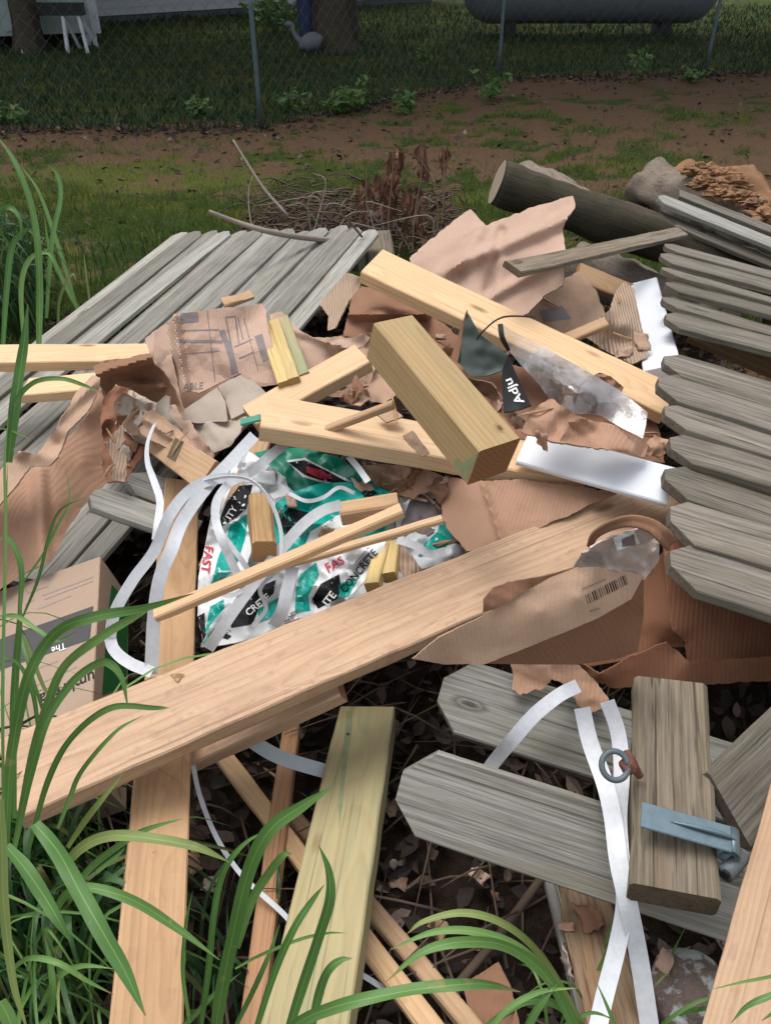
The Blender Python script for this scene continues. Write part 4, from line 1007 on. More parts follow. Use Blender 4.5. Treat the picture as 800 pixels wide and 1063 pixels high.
board('yellow_stake', 'rightmost slim yellow stake with grey-green edge', 'stake', [(311,390),(319,385),(298,326),(289,330)], .60, .03, .02, M['deck'], 'yellow stakes by the printed paper')
board('flat_lath', 'orange flat lath between the vertical plank and the concrete bags', 'wood strip', [(207,588),(228,590),(280,458),(262,452)], .46, .05, .018, M['pine3'], 'thin wood strips')
board('box_beam', 'brown board with a dark band in the cardboard heap left of the straps', 'plank', [(148,462),(160,440),(224,478),(204,508)], .50, .075, .03, M['pine3'], GL)
board('under_plank', 'plank end showing just beneath the longest plank near its middle', 'plank', [(186,800),(172,740,.3),(345,655,.3),(352,722)], .40, .12, .036, M['pine2'], GL, zsig=.03)
board('short_white_pine', 'pale pine plank coming in from the left edge over the fence panel', 'plank', [(-60,377),(-60,358),(154,356),(156,374)], .45, .12, .034, M['pine'], GL)
board('stub_plank', 'short pale plank stub lying below the one from the left edge', 'plank', [(20,410),(30,392),(150,382,.5),(140,400,.5)], .43, .11, .03, M['pine'], GL)
board('grey_plank', 'narrow dark grey-brown slat lying over the back cardboard sheet', 'wood strip', [(541,283),(525,270),(704,237),(712,241)], .66, .06, .018, M['post'], 'thin wood strips', tilt=35)
board('back_plank', 'narrow pinkish plank behind the cardboard and the white upright board', 'plank', [(600,292),(602,270),(662,296),(658,315)], .46, .09, .03, M['pine3'], GL)
board('back_strip', 'orange wood strip lying behind the pale plank below the grey label', 'wood strip', [(588,356),(584,345),(626,328),(632,336)], .58, .04, .018, M['pine3'], 'thin wood strips')
board('under_panel_plank', 'reddish plank running under the gap between the two right panels', 'plank', [(716,350),(722,332),(830,378),(824,398)], .38, .08, .03, M['pine3'], GL)
board('loose_lath', 'long light lath slanting from under the longest plank to the bottom centre', 'wood strip', [(213,775),(229,765),(475,1076),(446,1088)], .22, .034, .018, M['lath'], 'thin wood strips', tilt=7, zsig=.02)
board('loose_lath', 'reddish lath parallel to and right of the long light one at the bottom', 'wood strip', [(285,838),(302,828),(512,1072),(490,1082)], .18, .030, .02, M['pine3'], 'thin wood strips', tilt=7, zsig=.02)
board('narrow_lath', 'narrow red-brown lath standing left of the greenish plank', 'wood strip', [(244,1075),(272,1075),(312,748),(291,758)], .22, .036, .02, M['darklath'], 'thin wood strips')

bk_ = surf_of(block)
def ell(cx, cy, rx, ry, rot, n=14): return [(cx+rx*math.cos(t)*math.cos(rot)-ry*math.sin(t)*math.sin(rot), cy+rx*math.cos(t)*math.sin(rot)+ry*math.sin(t)*math.cos(rot)) for t in [2*math.pi*i/n for i in range(n)]]
mark(bk_, 'knot', ell(518, 444, 6.5, 3.6, .7), M['knotring'], off=.0006, dens=3); mark(bk_, 'knot', ell(518.5, 444, 3.6, 1.9, .7), M['knot'], off=.001, dens=3)
mark(bk_, 'green_stain', [(470,478),(476,476),(485,492),(482,503),(474,494)], M['stain'], off=.0008, dens=4)
gp_ = surf_of(bpy.data.objects['greenish_plank'])
mark(gp_, 'green_stain', [(360,738),(366,738),(365,760),(362,778),(359,800),(356,830),(352,862),(351,830),(354,800),(356,776),(358,758)], M['stain'], off=.0008, dens=6)
mark(gp_, 'nail_hole', [(359,762),(361,760.5),(363,762),(361,764)], M['ink'], off=.0014, dens=6)
bb_ = surf_of(bpy.data.objects['box_beam'])
mark(bb_, 'dark_band', [(173,474),(182,454),(191,459),(182,480)], M['post'], off=.0008, dens=6)
# ---------------------------------------------------------------- weathered pickets and post at the lower right
GP = 'weathered pickets at the lower right'
board('grey_picket', 'nearest grey picket with dog-ear end, lying under the hanging strap', 'picket', [(408,866),(420,766),(800,890),(765,985)], .33, .14, .02, M['grey'], GP, dog0=.045)
board('grey_picket', 'grey picket with dog-ear end just below the long cardboard box', 'picket', [(452,752),(462,680),(800,780),(790,868)], .36, .14, .02, M['grey'], GP, dog0=.045)
gpost = board('grey_post', 'short weathered grey post with knot and dark cut end, lying on the pickets', 'post', [(655,912),(747,938),(734,705),(655,705)], .50, .115, .05, M['post'], GP, jag=.003, bev=.006)
board('grey_picket', 'grey picket slanting up right between the post and the corner plank', 'picket', [(775,884),(741,800),(850,680),(900,755)], .37, .12, .02, M['greyb'], GP, tilt=15)
board('rotten_board', 'dark brown rotten board hanging below the nearest picket', 'board', [(610,1085),(684,1080),(634,925),(572,915)], .20, .09, .025, M['rot2'], GP, jag=.004)
board('grey_strip', 'thin grey strip along the left side of the rotten board', 'wood strip', [(603,1068),(620,1068),(577,912),(566,912)], .225, .02, .02, M['grey'], 'thin wood strips')
board('grey_picket', 'short grey picket left of the vertical plank, lower of two', 'picket', [(86,522),(104,503),(210,540),(200,562)], .36, .11, .02, M['greyl'], 'grey picket ends left of the straps', dog0=.02)
board('grey_picket', 'rounded grey picket end left of the vertical plank, upper of two', 'picket', [(126,508),(140,482),(215,515),(205,535)], .33, .12, .02, M['greyl'], 'grey picket ends left of the straps', dog0=.04)
stick('grey_pipe', 'slim dark grey pipe lying in the leaves at the bottom centre', [(470,1028,.16),(515,975,.17),(562,912,.18)], [.008,.008,.008], M['twig'], 'pipe', 2, 8, None)
# lichen covered stone
c = P(716, 1032, .24); V = []
bm = bmesh.new(); bmesh.ops.create_icosphere(bm, subdivisions=4, radius=1)
for v in bm.verts:
    q = v.co*(1+.22*noise.noise(v.co*1.7)+.06*noise.noise(v.co*6)); V.append(c+Vector((q.x*.062, q.y*.06, q.z*.045)))
F = [tuple(v.index for v in f.verts) for f in bm.faces]; bm.free()
lm, nt, b = newmat('lichen_stone'); g = N(nt); tc = g.n('ShaderNodeTexCoord'); n1 = g.noise(tc.outputs['Object'], 26, 5, .65); n2 = g.noise(tc.outputs['Object'], 90, 4, .7)
cc = g.mix(n2, (.10,.07,.055), (.26,.20,.17)); cc = g.mix(g.ramp(n1, [(.5, 0.0), (.56, 1.0)]), cc, (.42,.45,.42)); g.l(cc, b.inputs['Base Color']); b.inputs['Roughness'].default_value = .95; g.l(g.bump(n2, .8, .01), b.inputs['Normal'])
tag(mobj('stone', V, F, lm, smooth=True), 'rounded brown stone with pale lichen beside the corner plank', 'stone')

# ---------------------------------------------------------------- white boards
GW = 'white vinyl trim boards'
wb = board('white_trim_board', 'bright white trim board lying flat and poking from under the near right panel', 'trim board', [(536,478),(550,445),(703,484),(692,524)], .60, .11, .014, M['white'], GW, zsig=.03, jag=.0, warp=0)
wb2 = board('white_trim_board', 'white trim board standing up between the cardboard and the right panels', 'trim board', [(666,388),(708,374),(684,289),(650,293)], .48, .10, .03, M['white'], GW, tilt=18, jag=0, warp=0)
for yy in (-.032, -.026):
    V, F = board_geo(.24, .003, .002, .0004, 0, 0, 0, 0, 1); mobj('ridge', V, F, M['white'], parent=wb2, matrix=MATS[wb2.name] @ Matrix.Translation((0, yy, .0015)))

# ================================================================ CARDBOARD
GC = 'torn cardboard sheets in the pile'
sheet('cardboard_sheet', 'large pinkish cardboard sheet standing up at the back of the pile', 'cardboard', [(425,268,.60),(455,241,.66),(488,217,.72),(504,234,.70),(545,218,.76),(594,203,.82),(597,215,.80),(589,224,.78),(584,238,.75),(586,262,.71),(584,296,.64),(566,305,.60),(548,325,.55),(530,330,.54),(505,345,.52),(470,330,.52),(440,300,.54)],
      M['cardp'], [(500,260,.68),(540,250,.70),(530,290,.61)], amp=.003, sp=80, jag=1.2, group=GC, fold=((450,285,590,225,12,.014),(500,235,455,300,12,.012),(470,330,590,262,10,.012),(520,240,500,330,9,-.01)))
s = sheet('cardboard_sheet', 'brown cardboard flap with a grey label behind the pale plank', 'cardboard', [(545,322,.50),(560,305,.53),(584,290,.56),(602,280,.57),(618,300,.53),(628,328,.50),(606,347,.48),(575,352,.46),(548,345,.46)], M['cardl'], amp=.008, sp=40, jag=1.2, group=GC)
mark(s, 'label_print', [(560,322),(583,317),(593,331),(564,334)], M['inkg'])
sheet('corrugated_flap', 'curled corrugated flap leaning on the white upright board', 'cardboard', [(648,292,.66),(658,300,.64),(664,330,.60),(672,370,.54),(655,378,.52),(625,362,.52),(608,350,.53),(618,332,.58),(632,322,.62),(640,300,.65)], M['flute'], [(635,345,.57),(650,335,.60)], amp=.006, sp=25, jag=.8, group=GC, smooth=True)
s = sheet('printed_kraft_paper', 'large pinkish printed wrapping paper with dark bars on the left of the pile', 'paper', [(160,345,.60),(178,332,.62),(180,326,.64),(215,321,.66),(250,318,.67),(271,315,.66),(276,322,.65),(279,345,.62),(286,372,.58),(292,398,.54),(262,402,.53),(250,388,.545),(228,397,.52),(206,408,.50),(187,406,.49),(176,385,.52),(160,372,.55)],
          M['cardp'], [(220,350,.61),(250,340,.63),(200,380,.55)], amp=.010, sp=45, jag=.8, group='wrapping papers in the pile', smooth=False, fold=((180,330,192,405,8,.02),))
mark(s, 'print_block', [(187,324),(205,324),(206,334),(187,335)], M['inkg'], dens=3)
mark(s, 'print_bar', [(183,352),(231,353),(231,356),(183,355)], M['inkg'], dens=3)
mark(s, 'print_bar', [(227,343),(233,342),(237,354),(231,354)], M['inkg'], dens=3)
mark(s, 'print_bar', [(232,355),(238,354),(244,372),(247,386),(240,389),(238,374)], M['inkg'], dens=3)
mark(s, 'print_block', [(264,349),(272,346),(279,372),(273,376)], M['inkg'], dens=3)
for (a, b_, w_) in [((187,343),(227,342),.7),((234,329),(244,328),.6),((234,329),(240,358),.6),((244,328),(248,357),.6),((247,329),(252,352),.6),((240,358),(247,388),.6),((253,330),(268,385),.5),((215,322),(223,396),.4),((243,360),(262,352),.6),((248,372),(264,365),.6),((185,368),(228,364),.4)]:
    L = math.hypot(b_[0]-a[0], b_[1]-a[1]); nx2, ny2 = -(b_[1]-a[1])/L*w_, (b_[0]-a[0])/L*w_
    mark(s, 'print_line', [(a[0]-nx2, a[1]-ny2), (b_[0]-nx2, b_[1]-ny2), (b_[0]+nx2, b_[1]+ny2), (a[0]+nx2, a[1]+ny2)], M['inkg'], dens=5)
tmark(s, 'lettering', 'ABLE', (190,405), (9.3,-.8), (.8,-10), M['inkg'], bold=.01)
GPp = 'wrapping papers in the pile'
sheet('paper_scrap', 'pinkish flap folded down at the left edge of the printed paper', 'paper', [(150,352,.56),(158,345,.58),(176,334,.60),(178,372,.56),(186,410,.50),(190,432,.46),(178,412,.47),(164,385,.52),(158,372,.54)], M['cardp'], amp=.010, sp=22, jag=.8, group=GPp)
sheet('paper_scrap', 'flat grey paper sheet just below the ABLE print', 'paper', [(188,427,.475),(225,402,.52),(233,415,.505),(236,437,.48),(205,439,.46),(190,437,.455)], M['paper'], amp=.004, sp=30, jag=.5, group=GPp)
sheet('paper_scrap', 'smooth grey paper right of the ABLE print, under the stakes', 'paper', [(226,401,.51),(253,387,.545),(266,398,.535),(276,408,.525),(262,424,.50),(240,435,.475),(234,414,.49)], M['paper'], amp=.005, sp=30, jag=.5, group=GPp)
sheet('paper_scrap', 'crumpled brown-grey paper above the wide strap', 'paper', [(190,437,.45),(236,437,.475),(256,432,.49),(250,448,.47),(240,462,.45),(222,470,.44),(205,455,.44)], M['paper'], amp=.010, sp=18, jag=.8, group=GPp)
sheet('paper_scrap', 'twisted brown paper strip running down to a dark fold left of the wide strap', 'paper', [(176,410,.47),(186,415,.47),(205,450,.47),(222,472,.46),(218,484,.45),(205,478,.44),(192,462,.44),(182,440,.45)], M['cardp'], amp=.012, sp=14, jag=.8, group=GPp)
sheet('paper_scrap', 'upright curled grey paper flap in the left heap', 'paper', [(158,437,.48),(163,418,.52),(172,410,.54),(176,412,.54),(175,430,.51),(190,445,.48),(188,455,.46),(168,452,.46)], M['paper'], amp=.008, sp=18, jag=.6, group=GPp)
sheet('cardboard_scrap', 'small torn tan cardboard piece in the hollow of the left heap', 'cardboard', [(117,420,.50),(127,407,.53),(138,413,.53),(139,420,.52),(132,432,.49),(120,430,.49)], M['cardl'], amp=.006, sp=14, jag=.6, group=GC)
sheet('cardboard_scrap', 'pale folded cardboard scrap right of the hollow in the left heap', 'cardboard', [(128,440,.46),(142,425,.49),(160,432,.48),(172,450,.46),(162,462,.44),(146,452,.44),(132,450,.44)], M['cardl'], amp=.012, sp=16, jag=.8, group=GC)
sheet('corrugated_scrap', 'torn corrugated strip with zigzag edge in the left heap', 'cardboard', [(109,460,.48),(127,440,.51),(130,456,.49),(121,468,.47),(132,474,.46),(130,500,.43),(115,497,.43),(118,480,.45),(112,466,.47)], M['flute'], amp=.006, sp=14, jag=1.2, group=GC)
sheet('paper_scrap', 'bunched grey-brown paper filling the middle of the left heap', 'paper', [(134,405,.46),(160,410,.46),(178,425,.45),(200,450,.43),(210,480,.41),(170,470,.41),(140,455,.42),(120,440,.43)], M['paper'], amp=.022, sp=16, jag=1, group=GPp)
sheet('crumpled_paper', 'rumpled tan paper lying behind the short planks, left of the block', 'paper', [(300,352,.56),(340,350,.57),(384,345,.57),(392,372,.54),(384,400,.50),(350,402,.50),(320,398,.51),(296,392,.53)], M['cardl'], amp=.014, sp=22, jag=1, group=GPp)
sheet('cardboard_scrap', 'folded tan cardboard wedge in the middle of the left heap', 'cardboard', [(140,432,.50),(158,425,.53),(186,446,.50),(210,470,.47),(196,476,.46),(168,462,.47),(146,450,.48)], M['cardl'], amp=.006, sp=26, jag=.8, group=GC, fold=((150,435,200,470,5,.012),))
sheet('cardboard_sheet', 'brown cardboard layer under the left heap, beneath the grey papers', 'cardboard', [(112,400,.40),(180,388,.44),(262,400,.44),(258,440,.41),(215,480,.38),(165,476,.37),(120,470,.36)], M['card'], amp=.012, sp=34, jag=1.2, group=GC)
sheet('cardboard_sheet', 'brown kraft layer deep in the pile between the block and the near right panel', 'cardboard', [(395,350,.44),(460,350,.46),(520,375,.47),(600,400,.46),(680,430,.46),(690,480,.42),(600,470,.44),(540,455,.45),(480,420,.45),(400,400,.44)], M['cardd'], amp=.014, sp=34, jag=1.5, group=GC)
sheet('crumpled_paper', 'tan crumpled wrapping between the thin strip and the block', 'paper', [(318,396,.48),(345,384,.50),(384,380,.52),(415,405,.52),(400,418,.50),(360,412,.50),(330,410,.49)], M['cardl'], amp=.016, sp=16, jag=1.2, group=GPp)
# left big sheets
sheet('cardboard_sheet', 'big smooth brown cardboard sheet at the left edge', 'cardboard', [(-45,545,.40),(-10,530,.44),(12,512,.46),(33,486,.47),(58,478,.48),(72,452,.50),(92,430,.53),(102,398,.56),(108,412,.55),(104,436,.50),(107,458,.46),(104,480,.43),(111,500,.40),(86,526,.38),(66,556,.36),(54,582,.35),(30,592,.34),(0,612,.33),(-45,640,.32)],
      M['card'], [(60,520,.42),(25,540,.42),(85,480,.455)], amp=.004, sp=60, jag=1.0, group=GC, smoothamp=.008, fold=((40,490,45,590,14,.015),), smooth=True)
sheet('cardboard_sheet', 'pale grey-tan folded flap along the top of the left edge sheet', 'cardboard', [(-45,520,.48),(0,488,.53),(20,468,.56),(38,471,.56),(58,447,.58),(78,408,.61),(96,389,.63),(104,392,.63),(103,404,.62),(90,428,.60),(70,448,.585),(60,474,.56),(50,484,.54),(32,484,.54),(12,510,.52),(-10,535,.49),(-45,560,.47)], M['cardl'], [(60,460,.545)], amp=.006, sp=40, jag=1.0, group=GC, fold=((20,470,100,395,10,.012),))
sheet('cardboard_roll', 'darker brown cardboard roll curling over the top of the left heap', 'cardboard', [(97,380,.60),(112,373,.63),(135,371,.64),(156,367,.64),(160,378,.62),(170,386,.59),(182,405,.55),(190,428,.51),(183,420,.51),(168,420,.50),(150,412,.49),(135,403,.50),(120,399,.52),(110,410,.52),(105,402,.55),(100,392,.58)], M['cardd'], [(130,385,.60),(150,392,.56)], amp=.008, sp=30, jag=1.0, group=GC, smoothamp=.02, fold=((100,388,155,372,9,.03),(120,397,165,402,8,.02)), smooth=True)
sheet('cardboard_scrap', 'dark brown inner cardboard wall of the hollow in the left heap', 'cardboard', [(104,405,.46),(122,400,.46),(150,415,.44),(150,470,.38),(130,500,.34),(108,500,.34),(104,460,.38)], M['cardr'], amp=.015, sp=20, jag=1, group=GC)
sheet('cardboard_sheet', 'pinkish paper sheet draping from the stakes to the block', 'cardboard', [(280,326,.60),(292,323,.61),(306,338,.60),(322,350,.60),(338,356,.61),(358,351,.62),(376,347,.63),(384,350,.62),(378,358,.60),(352,374,.57),(316,393,.54),(290,402,.52),(284,372,.55)], M['cardp'], amp=.009, sp=30, jag=1, group=GC, fold=((300,340,370,365,8,.014),(345,360,360,380,5,.01)))
sheet('cardboard_roll', 'dark brown rolled cardboard between the block and the pale plank', 'cardboard', [(360,330,.58),(366,306,.62),(375,297,.62),(395,298,.60),(430,318,.57),(460,335,.55),(480,352,.53),(475,365,.50),(440,345,.53),(385,345,.56),(378,352,.56),(356,348,.56)], M['cardd'], [(385,315,.63),(400,322,.62)], amp=.010, sp=28, jag=1, group=GC, smoothamp=.02, fold=((365,325,440,325,10,.03),), smooth=True)
sheet('corrugated_scrap', 'ribbed corrugated strip standing at the left end of the pale plank', 'cardboard', [(331,316,.50),(345,298,.54),(360,283,.58),(373,288,.58),(374,296,.56),(362,312,.53),(348,340,.50),(340,343,.48),(341,328,.49)], M['flute'], amp=.006, sp=20, jag=.8, group=GC)
sheet('cardboard_sheet', 'brown cardboard between the wide pale plank and the longest plank, with a torn hole edge', 'cardboard', [(384,494,.51),(404,487,.53),(430,484,.54),(482,500,.56),(540,498,.56),(600,505,.55),(640,512,.54),(600,530,.53),(540,556,.52),(500,572,.50),(484,572,.50),(470,556,.50),(460,540,.50),(458,524,.50),(446,510,.51),(436,512,.51),(428,518,.50),(410,512,.50)], M['card'], amp=.006, sp=45, jag=1.6, group=GC, fold=((500,500,520,560,5,.008),))
sheet('crumpled_paper', 'crumpled brown paper folds above the hole in the cardboard', 'paper', [(356,500,.52),(375,484,.55),(400,482,.56),(430,486,.55),(436,498,.53),(415,510,.52),(395,506,.51),(372,508,.51)], M['cardl'], amp=.016, sp=12, jag=1, group=GPp)
sheet('corrugated_scrap', 'small corrugated scrap beside the yellowish offcuts', 'cardboard', [(402,565,.51),(412,560,.52),(430,580,.51),(438,592,.50),(420,600,.49),(412,590,.50)], M['flute'], amp=.006, sp=12, jag=.8, group=GC)
sheet('crumpled_paper', 'rolled paper scrap at the right end of the wide pale plank', 'paper', [(418,452,.66),(428,447,.675),(440,462,.66),(446,470,.65),(438,474,.645),(424,462,.65)], M['cardl'], amp=.008, sp=9, jag=.6, group=GPp)
sheet('crumpled_paper', 'tiny crumpled paper scrap with dark print on the wide pale plank', 'paper', [(361,408,.65),(370,402,.67),(380,404,.67),(384,412,.655),(374,421,.645),(364,419,.645)], M['cardl'], amp=.012, sp=7, jag=.8, group=GPp)
sheet('cardboard_scrap', 'small flat square of cardboard on the wide pale plank', 'cardboard', [(391,430,.655),(408,424,.66),(418,432,.655),(401,438,.652)], M['cardl'], amp=.002, sp=14, jag=.4, group=GC)
sheet('cardboard_scrap', 'crumpled brown cardboard above the flat white trim board', 'cardboard', [(541,448,.70),(548,432,.72),(560,420,.73),(572,414,.73),(590,425,.72),(604,434,.71),(632,440,.70),(650,448,.68),(672,462,.66),(668,474,.65),(640,468,.67),(600,462,.68),(565,456,.69)], M['card'], amp=.016, sp=22, jag=1.2, group=GC)
sheet('cardboard_scrap', 'curled dark brown cardboard bit behind the clear plastic shell', 'cardboard', [(614,392,.66),(622,387,.68),(634,391,.68),(647,402,.66),(642,414,.65),(628,408,.66)], M['cardd'], amp=.016, sp=12, jag=.8, group=GC)
sheet('cardboard_scrap', 'orange-brown torn bit between the white trim board and the near right panel', 'cardboard', [(668,462,.60),(678,452,.62),(694,456,.62),(698,466,.60),(684,474,.59),(670,472,.59)], M['card'], amp=.012, sp=12, jag=1, group=GC)
sheet('cardboard_scrap', 'brown cardboard folds between the block and the dark green box', 'cardboard', [(452,368,.60),(466,356,.62),(480,372,.62),(486,392,.60),(510,398,.60),(528,424,.60),(548,440,.60),(535,446,.56),(505,412,.56),(470,388,.57)], M['cardd'], amp=.016, sp=16, jag=1, group=GC)
sheet('cardboard_scrap', 'small brown cardboard square half buried at the bottom centre', 'cardboard', [(480,1022,.17),(517,999,.20),(530,1025,.19),(540,1066,.17),(495,1070,.16),(486,1045,.165)], M['cardd'], amp=.003, sp=40, jag=.5, group=GC)
# long folded box with barcode
s = sheet('long_carton', 'long folded tan carton with barcode and a taped burst end, right of centre', 'carton', [(428,684,0.6),(455,662,0.64),(500,640,0.68),(540,615,0.72),(570,598,0.745),(596,590,0.76),(628,587,0.77),(668,598,0.77),(655,622,0.73),(620,642,0.695),(560,667,0.65),(505,689,0.6),(462,690,0.585)],
          M['cardl'], [(560,635,0.705),(600,620,0.735)], amp=.003, sp=90, jag=.4, smoothamp=.004)
ct = s
for k in range(19):
    x0 = 607 + k*2.25; y0 = 623 - k*1.15; wv = random.choice([.5, .8, 1.2])
    mark(s, 'barcode_bar', [(x0, y0-5), (x0+wv, y0-5-wv*.5), (x0+wv+3.2, y0+4), (x0+3.2, y0+4.4)], M['ink'], dens=8)
mark(s, 'print_line', [(604,611),(628,601),(628.5,602),(604.5,612)], M['inkg'], dens=6); mark(s, 'print_line', [(612,634),(622,631),(622,632.4),(612,635.4)], M['inkg'], dens=6)
sheet('carton_side', None, None, [(505,689,0.598),(560,667,0.648),(620,642,0.693),(655,622,0.728),(668,602,0.76),(668,640,0.65),(662,676,0.58),(640,684,0.565),(600,690,0.56),(550,690,0.57)], M['cardd'], amp=.003, sp=70, parent=s.obj)
sheet('taped_end', None, None, [(596,589,0.78),(604,574,0.81),(625,562,0.83),(648,552,0.85),(668,549,0.85),(684,562,0.83),(684,580,0.8),(676,592,0.78),(668,602,0.77),(640,592,0.775),(620,588,0.78)], M['film'], amp=.010, sp=16, jag=1.2, parent=s.obj)
te = [c for c in s.obj.children][-1]
ts = Surf(); ts.obj = s.obj; mm = MATS[te.name]; ts.bvh = BVHTree.FromPolygons([tuple(mm @ v.co) for v in te.data.vertices], [tuple(p.vertices) for p in te.data.polygons]); ts.zf = None
mark(ts, 'shipping_label', [(636,558),(658,551),(664,564),(640,572)], M['bagw'], off=.004, dens=4); mark(ts, 'label_print', [(645,560),(658,555),(660,566),(646,568)], M['inkg'], off=.006, dens=4)
mark(ts, 'tape', [(600,582),(612,572),(630,575),(628,590),(606,592)], M['clear'], off=.006, dens=4)
sheet('inner_flap', None, None, [(501,636,0.695),(502,622,0.72),(512,610,0.73),(535,603,0.74),(565,598,0.755),(598,589,0.78),(570,600,0.75),(540,617,0.72),(515,632,0.7)], M['cardd'], amp=.004, sp=20, parent=s.obj)
# curled dark rim over the carton end
V, F = ribbon_geo([P(*p) for p in [(612,568,0.78),(618,556,0.82),(634,546,0.85),(655,541,0.87),(676,546,0.87),(688,556,0.86),(697,566,0.84)]], [.006,.010,.012,.014,.016,.018,.016], [.3,.4,.3,.1,-.1,-.2,-.3], 6, .3, 4)
o = mobj('curled_rim', V, F, M['cardd'], smooth=True, parent=s.obj); md = o.modifiers.new('Thickness', 'SOLIDIFY'); md.thickness = .004
# red-brown box interior on the right
sheet('dark_carton', 'dark red-brown open carton under the near right panel', 'carton', [(688,560,.52),(700,548,.52),(720,560,.50),(830,620,.42),(830,700,.36),(760,690,.40),(714,688,.40),(712,668,.42),(699,655,.45),(692,600,.50)], M['cardr'], amp=.005, sp=60, jag=1.0)
dc = bpy.data.objects['dark_carton']
sheet('bottom_flap', None, None, [(555,682,.455),(600,688,.445),(622,700,.435),(650,684,.45),(692,667,.47),(704,676,.45),(716,688,.44),(830,680,.44),(830,704,.40),(700,713,.40),(634,714,.40),(605,700,.41)], M['cardr'], amp=.006, sp=50, jag=1.3, parent=dc)
sheet('back_wall', None, None, [(655,620,.40),(668,598,.44),(690,570,.50),(700,650,.40),(712,672,.36),(690,672,.34),(660,684,.33),(560,700,.34),(640,660,.36)], M['cardr'], amp=.003, sp=50, parent=dc)
sheet('torn_flap', 'torn orange-brown cardboard flap hanging over the pickets below the carton', 'cardboard', [(529,687,.46),(550,688,.465),(590,688,.47),(602,692,.465),(616,705,.45),(636,730,.42),(620,737,.41),(607,742,.405),(596,724,.425),(586,712,.44),(572,705,.445),(563,715,.43),(552,717,.425),(540,722,.42),(531,716,.425),(534,702,.44)], M['card'], amp=.006, sp=26, jag=1.8, group=GC, mat2=M['cardl'])

# ---------------------------------------------------------------- black and dark green packaging
s = sheet('dark_green_box', 'open dark green printed box with black end and white Adju lettering', 'box', [(474,375,.64),(479,350,.69),(484,322,.755),(490,334,.74),(498,347,.72),(512,357,.70),(527,368,.68),(522,384,.65),(505,390,.63),(490,391,.62)], M['greenbox'], amp=.006, sp=22, jag=.3)
e2 = sheet('black_end', None, None, [(521,383,.66),(527,369,.69),(536,390,.675),(551,421,.655),(540,425,.64),(523,428,.63),(521,408,.64)], M['ink'], amp=.001, sp=60, parent=s.obj)
e2s = Surf(); e2s.obj = s.obj; e2s.bvh = e2.bvh; e2s.zf = e2.zf
tmark(e2s, 'lettering', 'Adju', (544,417), (-7.6,-13.5), (-11.5,5.0), M['inkw'], off=.003, bold=.02)
sheet('side_flap', None, None, [(484,322,.757),(480,350,.69),(474,376,.64),(468,370,.63),(478,340,.70)], M['cardd'], amp=.001, sp=20, parent=s.obj)
mark(Surf_ := e2s, 'print_block', [(519,370),(527,372),(523,384),(516,382)], M['inkw'], off=.002, dens=4) if False else None
# clear blister shell with a bulging dome
def blister():
    out = [(519,336,.78),(528,341,.775),(556,356,.76),(600,380,.74),(640,403,.72),(672,428,.70),(670,442,.69),(667,455,.675),(645,444,.68),(623,431,.69),(612,430,.69),(589,428,.685),(571,415,.69),(558,397,.70),(540,378,.71),(526,361,.73),(521,348,.76)]
    s = sheet('clear_plastic_shell', 'clear bulging plastic shell leaning on the pale plank right of the block', 'plastic shell', out, M['clear'], [(585,400,.765),(600,408,.765),(575,390,.76)], amp=.002, sp=30, thick=.0008, dens=5, jag=.2, smooth=True)
    V, F = ribbon_geo([P(a, b_, c+.002) for a, b_, c in [(519,336,.78),(521,350,.76),(528,364,.73)]], [.012,.012,.008], [0,0,0], 4); mobj('dark_tab', V, F, M['ink'], parent=s.obj)
    p = P(600, 402, .0); return s
blister()
stick('black_wire', 'thin black wire looping over the pale plank', [(495,352,.745),(500,345,.77),(515,332,.80),(530,328,.80),(555,329,.78)], [.0022]*5, M['wire'], 'wire', 5, 6, None)

# ---------------------------------------------------------------- appliance style brown box with umbrella lettering
ub = board('product_box', 'brown box with green side and upside down umbrella lettering at the left edge', 'box', [(86,800,.6),(-170,905,.2),(-128,660,.5),(111,574)], .25, .50, .15, M['boxtan'], tilt=60, zsig=.015, bev=.002, jag=0, warp=0)
s = surf_of(ub)
mark(s, 'dark_band', [(97,629),(93,664),(40,682),(-30,706),(-34,676),(23,655)], M['bandm'], off=.0012, dens=12)
tmark(s, 'lettering', 'umbrella', (98,696), (-16.5,7.2), (1.8,17.0), M['ink'], bold=.01)
tmark(s, 'lettering', 'The', (68,667), (-9.5,3.4), (1.2,9.5), M['inkw'], off=.0026, bold=.01)
for (a, b_, w_) in [((80,700-8),(28,716),.45),((104,596),(44,618),.7),((104,600),(46,622),.6),((74,618),(40,632),.6),((50,608),(28,616),.6),((36,622),(26,628),.6),((60,690-4),(30,697),.8)]:
    L = math.hypot(b_[0]-a[0], b_[1]-a[1]); nx2, ny2 = -(b_[1]-a[1])/L*w_, (b_[0]-a[0])/L*w_
    mark(s, 'small_print', [(a[0]-nx2, a[1]-ny2), (a[0]+nx2, a[1]+ny2), (b_[0]+nx2, b_[1]+ny2), (b_[0]-nx2, b_[1]-ny2)], M['inkg2'], dens=8)
mark(s, 'green_side', [(119,581),(133,590),(133,650),(131,712),(106,722),(110,660),(115,615)], M['boxgreen'], off=.0015, dens=8)

